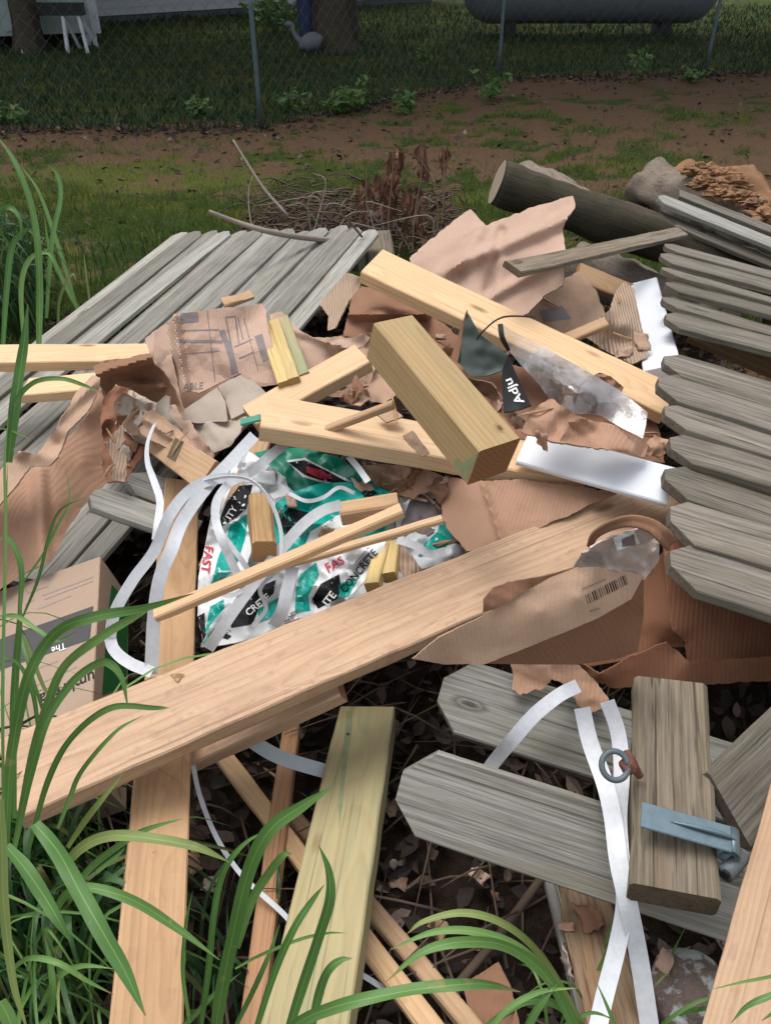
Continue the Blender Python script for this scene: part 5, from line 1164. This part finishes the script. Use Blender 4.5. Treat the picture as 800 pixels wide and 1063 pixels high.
# ================================================================ CONCRETE BAGS
GB = 'printed plastic concrete bags in the middle of the pile'
def bag(label, out, base, ctrl=(), amp=.012, sp=20, marks=(), texts=(), bars=()):
    s = sheet('concrete_bag', label, 'bag', out, base, ctrl, amp=amp*1.9, sp=sp, thick=.0015, dens=3.2, jag=.5, group=GB, smooth=True)
    for poly, m, *r in marks: mark(s, 'print', poly, M[m], dens=3, off=.0016+.0010*(r[0] if r else 0))
    for (x0, y0, x1, y1, n_) in bars:
        for q in range(n_):
            L = math.hypot(x1-x0, y1-y0); ux, uy = (x1-x0)/L, (y1-y0)/L; ox, oy = x0-uy*q*2.6, y0+ux*q*2.6; f_ = 1-.18*(q % 3)
            mark(s, 'small_print', [(ox, oy), (ox+ux*L*f_, oy+uy*L*f_), (ox+ux*L*f_-uy*1.0, oy+uy*L*f_+ux*1.0), (ox-uy*1.0, oy+ux*1.0)], M['inkg'], dens=5, off=.0022)
    for t, o_, xd, yd, m in texts: tmark(s, 'lettering', t, o_, xd, yd, M[m], off=.006, bold=.02)
    return s
sheet('torn_plastic_wrap', 'crumpled white plastic wrap under and between the concrete bags', 'plastic wrap', [(222,520,.43),(245,478,.47),(262,470,.48),(300,490,.48),(360,500,.47),(430,520,.46),(500,545,.44),(505,562,.43),(420,600,.42),(330,650,.40),(210,672,.36),(206,600,.40)], M['bagw'], amp=.02, sp=18, thick=.001, dens=6)
sheet('white_film', 'bunched translucent white film above the wood wedge', 'plastic wrap', [(246,484,.53),(257,468,.56),(266,474,.56),(280,484,.56),(296,496,.55),(300,512,.53),(285,518,.52),(268,510,.51),(252,498,.52)], M['bagw'], amp=.02, sp=11, thick=.001, dens=4, jag=1)
bag('dark green topped bag lying highest, nearest the wide pale plank', [(264,470,.52),(292,464,.55),(320,466,.56),(350,475,.56),(382,496,.55),(392,506,.53),(375,512,.51),(340,508,.50),(320,518,.50),(302,508,.50),(285,490,.51)], M['bagg'], amp=.010,
    marks=[([(297,478),(316,475),(345,490),(366,500),(356,505),(330,500),(314,495)], 'inkw'), ([(299,480),(316,477.5),(342,490),(360,500),(354,503),(331,498),(316,493)], 'ink', 1), ([(318,484),(334,488),(346,497),(332,497),(318,490)], 'inkr', 2)])
bag('teal and white bag with black emblem in the centre of the bag heap', [(286,522,.50),(300,512,.52),(330,502,.53),(372,500,.54),(392,505,.53),(412,516,.52),(404,540,.50),(396,560,.49),(350,580,.47),(300,592,.46),(285,570,.47),(280,545,.48)], M['bagt'], amp=.014,
    marks=[([(290,535),(300,527),(320,532),(325,545),(306,556),(290,553)], 'ink'), ([(322,552),(350,535),(372,530),(368,552),(330,574),(312,578)], 'inkw'), ([(372,508),(384,505),(392,512),(380,518)], 'ink'), ([(330,566),(360,552),(362,558),(334,574)], 'ink', 1)])
bag('tall white and teal bag standing along the left side of the heap', [(236,520,.50),(250,502,.53),(266,500,.54),(274,520,.52),(270,545,.50),(258,580,.47),(246,620,.44),(230,655,.41),(212,668,.38),(205,640,.40),(206,600,.43),(214,560,.46),(225,535,.49)], M['bagw'], amp=.012,
    marks=[([(240,545),(258,533),(254,560),(244,590),(228,606),(218,612),(226,580)], 'bagt'), ([(236,518),(248,504),(262,503),(256,528),(244,538),(228,548),(226,544)], 'ink'), ([(218,630),(232,622),(234,640),(222,655),(212,660)], 'bagt'), ([(205,640),(212,636),(214,664),(208,668)], 'ink')],
    texts=[('FAST', (213,566), (-2.2,12.5), (12.5,2.2), 'inkr'), ('ITY', (239,540), (5.2,-8.4), (-8.4,-5.2), 'inkw')], bars=[(232,598,238,612,3), (246,570,240,590,2)])
bag('lower white bag with black band and CONCRETE print below the laths', [(208,672,.40),(218,650,.42),(250,612,.46),(300,586,.50),(350,566,.53),(388,556,.54),(400,562,.53),(396,580,.51),(376,606,.48),(340,642,.44),(300,655,.43),(240,668,.41)], M['bagw'], amp=.010,
    marks=[([(312,596),(328,584),(331,596),(320,618),(322,634),(306,636),(307,612)], 'bagt'), ([(324,622),(333,606),(352,596),(354,610),(350,622),(330,632)], 'ink'), ([(236,640),(262,612),(286,602),(284,616),(270,628),(262,648),(240,652)], 'ink'), ([(210,668),(220,655),(226,662),(218,672)], 'bagt'), ([(222,652),(240,660),(236,664),(220,658)], 'ink'), ([(352,606),(372,600),(362,618),(350,622)], 'bagt', -.1), ([(268,632),(290,620),(298,622),(286,640),(268,646)], 'bagt')],
    texts=[('CONCRETE', (358,616), (6.6,-8.0), (-8.5,-7.0), 'ink'), ('FAS', (340,594), (11.5,-6.0), (-6.0,-11.5), 'inkr'), ('ITE', (340,630), (7.0,-9.0), (-9.0,-7.0), 'inkw'), ('CRETE', (258,640), (8.0,-6.5), (-6.5,-8.0), 'inkw'), ('CO', (216,634), (11,-3), (-3,-11), 'ink')], bars=[(226,650,240,655,3), (368,585,382,568,3), (292,640,308,634,4)])
bag('teal cornered bag showing through the torn hole on the right', [(402,575,.44),(418,560,.46),(436,545,.475),(458,532,.485),(476,530,.49),(492,540,.49),(506,552,.48),(504,566,.465),(480,580,.45),(440,590,.44),(410,592,.435)], M['bagw'], amp=.010,
    marks=[([(458,535),(470,531),(481,541),(473,549),(470,560),(462,568),(448,574),(434,578),(440,564),(454,552)], 'bagt')], texts=[('C', (474,566), (13,-5), (-5,-13), 'ink')])
sheet('grey_plastic', 'dull grey plastic inside the torn cardboard hole', 'plastic wrap', [(415,548,.46),(425,520,.48),(445,514,.48),(460,530,.48),(450,552,.47),(425,566,.45)], M['inkg'], amp=.015, sp=15, thick=.001, dens=5)

# ================================================================ STRAPS
strap('strap', 'wide white strap sloping from the wide pale plank down to the vertical plank', [(264,452,.66),(240,478,.66),(215,505,.655),(190,540,.64),(178,570,.62),(166,600,.58),(160,640,.52),(157,700,.44)], .024)
strap('strap', 'white strap crossing under the wide one toward the product box, bent at its end', [(245,496,.66),(220,498,.665),(196,510,.66),(176,535,.65),(160,572,.60),(138,602,.56),(120,634,.52),(114,662,.48)], .021)
strap('strap', 'short white strap bent back from the product box to the vertical plank', [(113,655,.485),(118,674,.465),(134,688,.455),(158,698,.45)], .021)
strap('strap', 'white strap arching in a loop above the wood wedge', [(196,508,.655),(215,499,.665),(240,495,.68),(262,500,.69),(280,520,.68),(291,550,.65),(292,580,.61)], .010, rolls=[.9,1.0,1.1,1.1,1.0,.9,.8])
strap('strap', 'white strap forming the inner left side of the loop', [(258,493,.66),(238,502,.66),(225,520,.65),(224,540,.63),(230,560,.61),(238,578,.58),(246,596,.55)], .016)
strap('strap', 'narrow white strap crossing inside the loop over the tall bag', [(224,540,.60),(232,556,.60),(246,575,.58),(258,592,.55)], .010)
strap('strap', 'thin twisted white strap hanging from the grey papers on the left', [(160,440,.56),(153,460,.55),(153,480,.54),(160,500,.53),(166,520,.51),(163,545,.49),(160,560,.47)], .016, rolls=[1.2,1.1,.8,.3,0,.4,.9])
strap('strap', 'white strap from above the bags curving down to the lower left bag corner', [(354,524,.58),(335,530,.585),(314,545,.58),(292,570,.56),(268,600,.53),(244,632,.49),(224,662,.45),(216,674,.43)], .022)
strap('strap', 'short translucent strap hanging straight down over the lower bag', [(304,588,.56),(298,612,.53),(293,634,.50),(284,650,.47)], .024)
strap('strap', 'translucent strap from under the wide pale plank across the white film', [(300,458,.60),(284,470,.60),(268,484,.59),(250,496,.57)], .022)
strap('strap', 'short white strap bent beside the yellowish offcuts on the right', [(412,560,.54),(430,566,.54),(446,575,.525),(462,572,.51)], .016)
strap('strap', 'small white strap bit under the wide pale plank right of the green bag', [(362,474,.58),(372,486,.57),(382,500,.56)], .014)
GL2 = 'white plastic strapping bands'
strap('strap', 'wide white strap hanging from the torn flap and slanting lower left behind the picket', [(600,712,.45),(580,722,.46),(555,742,.45),(532,768,.42),(512,792,.36),(500,810,.32)], .024)
strap('strap', 'long white strap hanging from the torn flap to the bottom edge, right of two', [(604,735,.50),(612,770,.50),(628,815,.49),(636,850,.485),(642,895,.47),(652,940,.44),(664,1000,.36),(676,1080,.28)], .026)
strap('strap', 'long white strap crossing behind the ring to the bottom edge, left of two', [(630,728,.50),(641,760,.50),(645,800,.49),(642,850,.478),(645,900,.462),(648,940,.43),(640,985,.38),(626,1040,.35),(616,1090,.33)], .024)
strap('strap', 'grey metal-like strap emerging under the longest plank toward the greenish plank', [(232,750,.34),(255,765,.32),(290,786,.29),(345,803,.25)], .026, M['strapg'])
strap('strap', 'thin white strap curving through the leaves and under the greenish plank', [(199,786,.33),(207,825,.31),(225,870,.29),(252,910,.27),(290,945,.26),(330,985,.24),(385,1018,.22),(440,1055,.20)], .008)
# small translucent green clip
V, F = board_geo(.06, .022, .006, .002, 0, 0, 0, 0, 3)
board('green_clip', 'small translucent green plastic clip at the left end of the wide pale plank', 'clip', [(249,443),(250,433),(269,429),(270,436)], .66, .022, .006, M['bagg'], tilt=40)
for k, (px, py) in enumerate([(183,702)]):
    s = surf_of(beam); V, F = [], []
    V = [hit(s, *q, off) for q, off in (((176,700), .002), ((184,699), .008), ((192,700), .004), ((188,704), .002), ((184,708), .006), ((180,704), .003))]; F = [(0,5,1),(1,5,3),(1,3,2),(5,4,3)]
    tag(mobj('fallen_leaf', V, F, M['chunk']), 'small curled orange leaf lying on the longest plank', 'leaf')

board('wood_chip', 'short orange broken wood chip lying on the left fence panel above the printed paper', 'wood chip', [(232,318),(230,309),(258,299),(264,307)], .42, .05, .02, M['pine3'], None, bev=.004, jag=.006)
strap('strap', 'narrow white strap bent across the tall bag under the laths', [(210,600,.50),(222,612,.51),(240,618,.51),(262,606,.52),(276,590,.53)], .009)
strap('strap', 'thin white strap curled over the teal bag beside the orange offcut', [(300,512,.56),(318,520,.57),(336,516,.58),(352,506,.57),(368,512,.555)], .008)
strap('strap', 'thin twisted white strap lying over the lower white bag', [(262,650,.45),(276,632,.47),(270,612,.50),(284,596,.52),(306,584,.54)], .008)
# small debris dropped where the sight line first meets something
bpy.context.view_layer.update(); DG = bpy.context.evaluated_depsgraph_get()
def drop(px, py):
    ok, loc, nn, idx, ob, mt = SC.ray_cast(DG, Vector(CO), Vector(ray(px, py)).normalized())
    if not ok: return None
    if nn.dot(Vector(CO)-loc) < 0: nn = -nn
    return loc, nn.normalized(), ob.name
rnd = random.Random(31)
SPL = [(150,470,215,520,8,'below the torn papers on the left'),(340,400,420,440,6,'between the two short planks'),(360,470,470,520,12,'under the wide pale plank'),(205,480,500,590,18,'on the concrete bags'),(200,760,420,960,26,'in the dark gap left of the greenish plank'),(330,560,480,600,6,'beside the yellowish offcuts'),(540,420,690,470,7,'above the flat white trim board'),(110,400,200,480,16,'in the left cardboard heap'),(560,300,690,380,6,'beside the grey label flap'),(410,860,700,1000,14,'in the dark gap below the nearest picket'),(100,480,170,590,8,'by the short grey picket ends'),(440,340,560,440,8,'right of the square post block')]
BAD = ('plank', 'block', 'trim', 'picket', 'lath', 'box', 'shell', 'wire', 'strap', 'blade', 'grass', 'bolt', 'bracket', 'slat', 'chunk', 'stake', 'strip', 'letter', 'post', 'rail', 'stain', 'knot', 'offcut', 'pipe', 'tab')
mats_ = [M['pine'], M['pine3'], M['lath'], M['chunk'], M['darklath']]
for (x0, y0, x1, y1, n_, where) in SPL:
    for k in range(n_):
        d = drop(rnd.uniform(x0, x1), rnd.uniform(y0, y1))
        if d is None or any(q in d[2] for q in BAD): continue
        loc, nn, on = d
        if rnd.random() < .5:
            L = rnd.uniform(.03, .11); w = rnd.uniform(.004, .012); t = rnd.uniform(.002, .006); an = rnd.uniform(0, 6.28)
            u = nn.orthogonal().normalized(); u.rotate(Matrix.Rotation(an, 3, nn)); v = nn.cross(u); V = []
            for i in range(4):
                f = i/3*2-1; ww = w*(1-abs(f)**2*.7)*rnd.uniform(.7, 1.2); cc = loc+nn*(t*.6)+u*(f*L/2)+nn*(.004*(1-f*f))
                V += [cc-v*ww/2, cc+v*ww/2, cc+v*ww*.3+nn*t, cc-v*ww*.35+nn*t]
            F = [(i*4+a_, i*4+(a_+1) % 4, i*4+4+(a_+1) % 4, i*4+4+a_) for i in range(3) for a_ in range(4)]+[(3,2,1,0),(12,13,14,15)]
            tag(mobj('wood_splinter', V, F, rnd.choice(mats_)), 'thin wood splinter '+where, 'splinter', 'wood splinters '+where)
        else:
            s = rnd.uniform(.010, .028); an = rnd.uniform(0, 6.28); u = nn.orthogonal().normalized(); u.rotate(Matrix.Rotation(an, 3, nn)); v = nn.cross(u); n0 = 5; V = []
            for i in range(n0+1):
                for j in range(n0+1):
                    a_, b_ = i/n0*2-1, j/n0*2-1; e = 1+.35*noise.noise((a_*1.5+k, b_*1.5, s*99)); h = .35*s*(abs(noise.noise((a_*1.2+k, b_*1.2+3, s*50)))*2+a_*b_*.4+.15)
                    V.append(loc+nn*(.002+h)+u*a_*s*e+v*b_*s*.7*e)
            F = [(i*(n0+1)+j, (i+1)*(n0+1)+j, (i+1)*(n0+1)+j+1, i*(n0+1)+j+1) for i in range(n0) for j in range(n0)]
            mk, cn = rnd.choice([('card', 'brown'), ('cardl', 'tan'), ('cardp', 'pinkish'), ('paper', 'grey'), ('cardd', 'dark brown'), ('bagw', 'white')][:6 if 'bags' in where or 'wide pale' in where else 5])
            o = mobj('paper_shred', V, F, M[mk], smooth=True); md = o.modifiers.new('Thickness', 'SOLIDIFY'); md.thickness = .0012
            tag(o, 'small %s torn shred %s' % (cn, where), 'paper shred', '%s torn shreds %s' % (cn, where))

# ================================================================ HARDWARE
c = P(638, 795, .565); V, F = [], []
ax1 = (P(654, 795, .565)-c).normalized(); view = (Vector(CO)-c).normalized(); ax2 = view.cross(ax1).normalized(); 
pts = [c+(ax1*math.cos(a)*.019+ax2*math.sin(a)*.020) for a in [2*math.pi*i/24 for i in range(25)]]
V, F = tube_geo(pts, [.0045]*25, 10, 1)
rb = empty('eye_bolt', c, 'dull grey eye bolt ring with a rusty shank beside the weathered post', 'bolt'); mobj('ring', V, F, M['ringm'], smooth=True, parent=rb)
V, F = tube_geo([P(650,780,.555), P(654,790,.55), P(660,800,.53), P(664,806,.52)], [.006,.0085,.007,.006], 10, 3); mobj('shank', V, F, M['rust'], smooth=True, parent=rb)
V, F = tube_geo([P(647,790,.56), P(652,796,.56), P(657,799,.555)], [.010,.012,.009], 6, 1); mobj('nut', V, F, M['rust'], parent=rb)
hg = board('metal_bracket', 'blue-grey galvanised strap bracket with curled end lying across the weathered post', 'bracket', [(668,862),(664,826),(757,858),(760,886)], .535, .040, .004, M['steel'], zsig=.008, tilt=4, bev=.0012, jag=.0, warp=0)
mh = MATS[hg.name]; Lh = max(v.co.x for v in hg.data.vertices)
V, F = [], []
for i in range(13):
    a = -math.pi/2 + i/12*math.pi*1.7; xx, zz = Lh+math.cos(a)*.011+.0, -.013-math.sin(a)*-.011
    xx = Lh+math.sin(i/12*math.pi*1.75)*.012; zz = -.014+math.cos(i/12*math.pi*1.75)*.012
    for yy in (-.019, .019): V.append((xx, yy, zz))
F = [(2*i, 2*i+1, 2*i+3, 2*i+2) for i in range(12)]
o = mobj('curl', V, F, M['steel'], smooth=True, parent=hg, matrix=mh); md = o.modifiers.new('Thickness', 'SOLIDIFY'); md.thickness = .0035
V, F = tube_geo([Vector((-.02, 0, .0005)), Vector((.01, 0, .004)), Vector((Lh-.01, 0, .005)), Vector((Lh+.006, 0, .0))], [.001,.0028,.003,.001], 10, 4); mobj('raised_rib', V, F, M['steel'], smooth=True, parent=hg, matrix=mh)
p0, p1 = P(757, 905, .50), P(768, 893, .50); V, F = tube_geo([P(752,908,.50), P(760,900,.50), P(770,888,.50)], [.012,.012,.012], 14, 1); pb = mobj('pin_barrel', V, F, M['ringm'], smooth=True, parent=hg)
V, F = tube_geo([P(754,907,.507), P(752,909,.507)], [.006,.006], 10, 1); mobj('pin_hole', V, F, M['ink'], parent=pb)

# ================================================================ TWIGS IN THE GAPS
V, F = [], []; rnd = random.Random(12)
for k in range(300):
    x, y = rnd.uniform(-.9, .5), rnd.uniform(.35, 1.5); z = hm(x, y)+rnd.uniform(.0, .12); a = rnd.uniform(0, 6.28); L = rnd.uniform(.08, .35); d = Vector((math.cos(a), math.sin(a), rnd.uniform(-.1, .25))); c = Vector((x, y, z))
    V, F = tube_geo([c, c+d*L*.5+Vector((0, 0, rnd.uniform(-.02, .03))), c+d*L], [rnd.uniform(.0015, .004), .0025, .001], 4, 2, V, F)
tag(mobj('twig_litter', V, F, M['twig'], smooth=True, recenter=False), 'thin brown twigs scattered in the dark gaps of the pile', None, kind='stuff')

# ================================================================ TALL GRASS
def blade_set(name, label, cat, specs, mat, parent=None, group=None):
    V, F = [], []
    for pts, wpx in specs:
        P3 = [PD(*p) for p in pts]; n = len(P3); dep = sum(p[2] for p in pts)/n; w = wpx/FPX*dep*.84
        ws = [w*(.65 if i == 0 else 1.0 if i < n-2 else .75 if i == n-2 else .06) for i in range(n)]
        V, F = ribbon_geo(P3, ws, [random.uniform(-.5, .5) for _ in P3], 8, .16, 3, V, F)
    o = mobj(name, V, F, M[mat], smooth=True, parent=parent)
    at = o.data.attributes.new('midrib', 'FLOAT', 'POINT'); at.data.foreach_set('value', [1.0 if i % 3 == 1 else 0.0 for i in range(len(V))])
    a2 = o.data.attributes.new('along', 'FLOAT', 'POINT'); a2.data.foreach_set('value', [(i//3)/max(1, len(V)//3-1) for i in range(len(V))])
    return o
def plant(name, root, label, specs, mat, group):
    t = empty(name, root, label, 'grass clump', group)
    for sp in specs: blade_set('blade', None, None, [sp], mat, parent=t)
    return t
GG = 'tall grass clumps at the near edge'
plant('grass_clump', P(235, 1075, .0), 'tall grass clump at the bottom centre-left between the two planks', [
    ([(222,1090,.95),(228,1040,.92),(240,980,.88),(258,905,.85),(280,862,.83),(312,838,.82),(347,816,.82)], 17),
    ([(205,1090,1.0),(216,1010,.98),(222,950,.96),(232,905,.95),(252,878,.94),(276,862,.93)], 8),
    ([(246,985,.93),(262,935,.9),(280,905,.88),(294,888,.87),(303,887,.87)], 11),
    ([(244,1006,.92),(270,992,.9),(310,976,.88),(340,969,.88),(360,969,.88)], 4),
    ([(180,1075,1.0),(200,1056,1.0),(225,1030,.98),(250,1010,.97)], 7),
    ([(197,1063,1.0),(190,1010,1.0),(193,960,.99),(200,925,.98)], 6)], 'blade', GG)
plant('grass_clump', P(300, 1100, .0), 'grass clump in front of the greenish plank at the bottom', [
    ([(290,1100,.80),(312,1030,.78),(330,975,.77),(342,935,.76),(341,905,.76),(331,878,.76)], 13),
    ([(262,1080,.9),(285,1010,.88),(305,965,.86),(322,938,.86),(337,918,.86)], 10),
    ([(318,1100,.78),(328,1045,.77),(338,1012,.76),(352,998,.76),(366,995,.76)], 11),
    ([(240,1075,.95),(262,1030,.93),(280,990,.92),(290,960,.92)], 7),
    ([(285,1090,.62),(310,1062,.61),(350,1045,.60),(395,1034,.60),(440,1026,.60),(500,1022,.60),(540,1030,.61)], 15)], 'blade', GG)
plant('grass_clump', P(600, 1080, .0), 'arching bright green grass clump at the bottom right of centre', [
    ([(612,1080,.85),(585,1030,.83),(555,985,.81),(520,958,.80),(480,948,.80),(440,957,.80),(422,970,.80)], 9),
    ([(608,1080,.84),(575,1022,.82),(540,985,.80),(495,968,.79),(450,968,.79),(405,986,.79)], 10),
    ([(600,1080,.82),(570,1018,.80),(530,985,.78),(485,978,.77),(440,988,.77),(400,1020,.77)], 13),
    ([(540,1085,.8),(556,1050,.8),(578,1022,.8)], 14), ([(500,1085,.8),(525,1050,.8),(560,1030,.8),(600,1026,.8)], 8),
    ([(620,1085,.85),(580,1045,.83),(545,1040,.82),(510,1062,.82),(490,1080,.82)], 9), ([(645,1085,.8),(632,1050,.8),(618,1018,.8)], 6),
    ([(560,1085,.85),(580,1070,.85),(612,1052,.85),(640,1060,.85)], 6)], 'blade', GG)
plant('grass_clump', P(810, 1090, .1), 'few thin blades at the bottom right corner over the corner plank', [
    ([(830,1005,.7),(800,1014,.7),(770,1020,.7),(736,1028,.7)], 4), ([(830,1022,.7),(800,1034,.7),(775,1045,.7),(758,1063,.7)], 8), ([(840,1040,.7),(810,1048,.7),(790,1060,.7)], 9)], 'blade', GG)
plant('grass_clump', P(20, 1050, .0), 'large tall grass clump filling the lower left corner', [
    ([(36,855,.72),(60,885,.70),(85,930,.68),(110,975,.66),(130,1010,.65),(151,1055,.64)], 21),
    ([(6,878,.75),(25,900,.73),(45,930,.72),(60,955,.71),(73,978,.71)], 17),
    ([(62,905,.8),(85,880,.79),(115,868,.78),(160,871,.77),(205,880,.77),(240,896,.77)], 13),
    ([(58,945,.8),(70,928,.79),(95,922,.78),(140,936,.77),(185,965,.77),(228,997,.77)], 12),
    ([(0,830,.6),(2,880,.6),(4,940,.6),(14,1020,.6),(30,1075,.6)], 12),
    ([(8,1010,.85),(30,995,.84),(60,1000,.83),(90,1018,.83),(118,1033,.83)], 7),
    ([(40,1050,.9),(60,1015,.88),(85,1003,.87),(118,1006,.87)], 8),
    ([(18,1075,.9),(48,1060,.9),(55,1030,.88),(52,1000,.88),(46,970,.88)], 9),
    ([(70,880,.9),(90,850,.88),(110,825,.87),(130,800,.87)], 8), ([(60,860,.9),(72,830,.9),(85,800,.9),(120,760,.9),(150,742,.9)], 6),
    ([(75,925,.95),(95,900,.94),(120,880,.93),(150,862,.93),(190,850,.93)], 9),
    ([(100,905,.95),(120,890,.95),(130,880,.95)], 7),
    ([(0,1040,.8),(10,1060,.8),(20,1090,.8)], 22)], 'blade', GG)
plant('grass_clump', P(20, 850, .0), 'tall arching grass blades crossing in front of the product box', [
    ([(6,880,.80),(10,800,.78),(22,730,.76),(35,690,.75),(60,655,.74),(100,640,.73),(150,631,.73),(201,616,.73)], 13),
    ([(20,850,.82),(35,780,.80),(50,730,.78),(68,690,.77),(110,658,.76),(140,640,.75),(165,626,.75)], 11),
    ([(15,880,.8),(30,810,.79),(48,750,.78),(72,712,.77),(95,692,.77),(112,688,.77),(126,704,.77),(133,735,.77)], 10),
    ([(30,880,.85),(50,810,.84),(75,765,.83),(115,735,.82),(160,735,.82),(176,735,.82)], 8),
    ([(15,850,.85),(14,760,.83),(16,700,.82),(20,650,.81),(22,612,.81)], 9),
    ([(0,640,.8),(18,640,.79),(40,655,.78),(60,665,.78),(80,655,.78)], 6),
    ([(4,900,.7),(3,800,.69),(3,700,.69),(6,560,.69),(5,480,.69),(9,430,.69)], 4),
    ([(24,640,.85),(40,600,.84),(50,560,.84),(62,530,.84),(90,516,.84)], 4), ([(20,640,.85),(22,590,.85),(10,560,.85),(0,560,.85)], 7),
    ([(25,660,.85),(36,690,.85),(50,720,.85),(58,700,.85)], 5), ([(40,760,.8),(34,720,.8),(20,690,.8),(0,680,.8)], 6),
    ([(20,610,.88),(45,575,.88),(60,545,.88),(72,520,.88),(68,480,.88)], 3)], 'blade', GG)
plant('grass_clump', P(8, 560, .3), 'upright grass shoot with two wide blades at the left edge over the panel', [
    ([(9,480,.95),(13,440,.95),(20,390,.95),(25,355,.95),(29,315,.95)], 13), ([(9,452,.95),(16,418,.95),(35,397,.95),(62,393,.95),(85,399,.95),(106,408,.95)], 6),
    ([(6,600,.95),(6,540,.95),(8,480,.95)], 4), ([(0,444,.95),(15,448,.95),(32,456,.95)], 4)], 'blade', GG)
# random thick growth
def clump(name, label, root_px, n, h, wd_, mat, spread, group, seed, zr=0.0, droop=1.0):
    rnd = random.Random(seed); V, F = [], []; roots = []
    for k in range(n):
        rp = P(rnd.uniform(root_px[0], root_px[2]), rnd.uniform(root_px[1], root_px[3]), zr); L = h*rnd.uniform(.45, 1.15); a = rnd.uniform(0, 6.28); d = Vector((math.cos(a), math.sin(a), 0)); ln = rnd.uniform(.15, .6)*spread
        P3 = [rp, rp+Vector((0, 0, L*.45))+d*L*ln*.15, rp+Vector((0, 0, L*.85))+d*L*ln*.5, rp+Vector((0, 0, L*(1-.25*ln*droop)))+d*L*ln*.95, rp+Vector((0, 0, L*(.9-.6*ln*droop)))+d*L*ln*1.35]
        w = wd_*rnd.uniform(.5, 1.2); V, F = ribbon_geo(P3, [w*.6, w, w, w*.7, w*.05], [rnd.uniform(-1.2, 1.2) for _ in P3], 4, .16, 3, V, F)
    return tag(mobj(name, V, F, M[mat], smooth=True, recenter=False), label, None, kind='stuff')
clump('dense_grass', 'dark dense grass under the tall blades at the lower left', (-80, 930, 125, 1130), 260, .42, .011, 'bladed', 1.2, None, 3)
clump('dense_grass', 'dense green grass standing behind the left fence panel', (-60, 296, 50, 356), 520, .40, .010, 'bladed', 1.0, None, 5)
clump('tall_meadow_grass', 'taller loose grass blades at the left edge behind the fence panel', (-60, 300, 60, 345), 16, .75, .009, 'blade', .8, None, 8)
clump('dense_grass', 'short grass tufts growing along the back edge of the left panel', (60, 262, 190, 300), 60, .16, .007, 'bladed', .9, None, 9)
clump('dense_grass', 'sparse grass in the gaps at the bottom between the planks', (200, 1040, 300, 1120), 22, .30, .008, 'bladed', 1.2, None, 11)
clump('fine_grass', 'thin bright grass blades among the wide ones at the lower left', (-60, 900, 150, 1130), 110, .55, .005, 'blade', 1.3, None, 21)
clump('fine_grass', 'thin bright grass blades at the bottom right of centre', (560, 1080, 640, 1150), 26, .34, .005, 'blade', 1.3, None, 22)
plant('grass_clump', P(40, 345, .0), 'tallest grass shoot at the upper left edge of the photo', [
    ([(40,380,3.0),(41,330,3.0),(41,290,3.0),(38,245,3.0),(30,205,3.0),(14,165,3.0),(-4,140,3.0)], 8), ([(84,335,3.5),(70,285,3.5),(52,230,3.5),(38,195,3.5),(22,172,3.5)], 5), ([(48,330,3.3),(54,250,3.3),(63,205,3.3),(59,180,3.3),(48,170,3.3)], 6),
    ([(90,335,3.5),(70,300,3.5),(52,260,3.5),(46,225,3.5)], 6), ([(2,380,3.0),(7,300,3.0),(13,255,3.0),(28,238,3.0),(36,246,3.0)], 7), ([(-14,260,2.8),(-2,220,2.8),(10,215,2.8),(20,226,2.8),(22,242,2.8)], 7), ([(94,320,3.7),(90,290,3.7),(87,262,3.7)], 4),
    ([(60,340,3.4),(62,310,3.4),(74,285,3.4),(80,292,3.4)], 4), ([(25,360,3.2),(22,300,3.2),(30,270,3.2),(48,262,3.2),(58,275,3.2)], 6)], 'blade', GG)
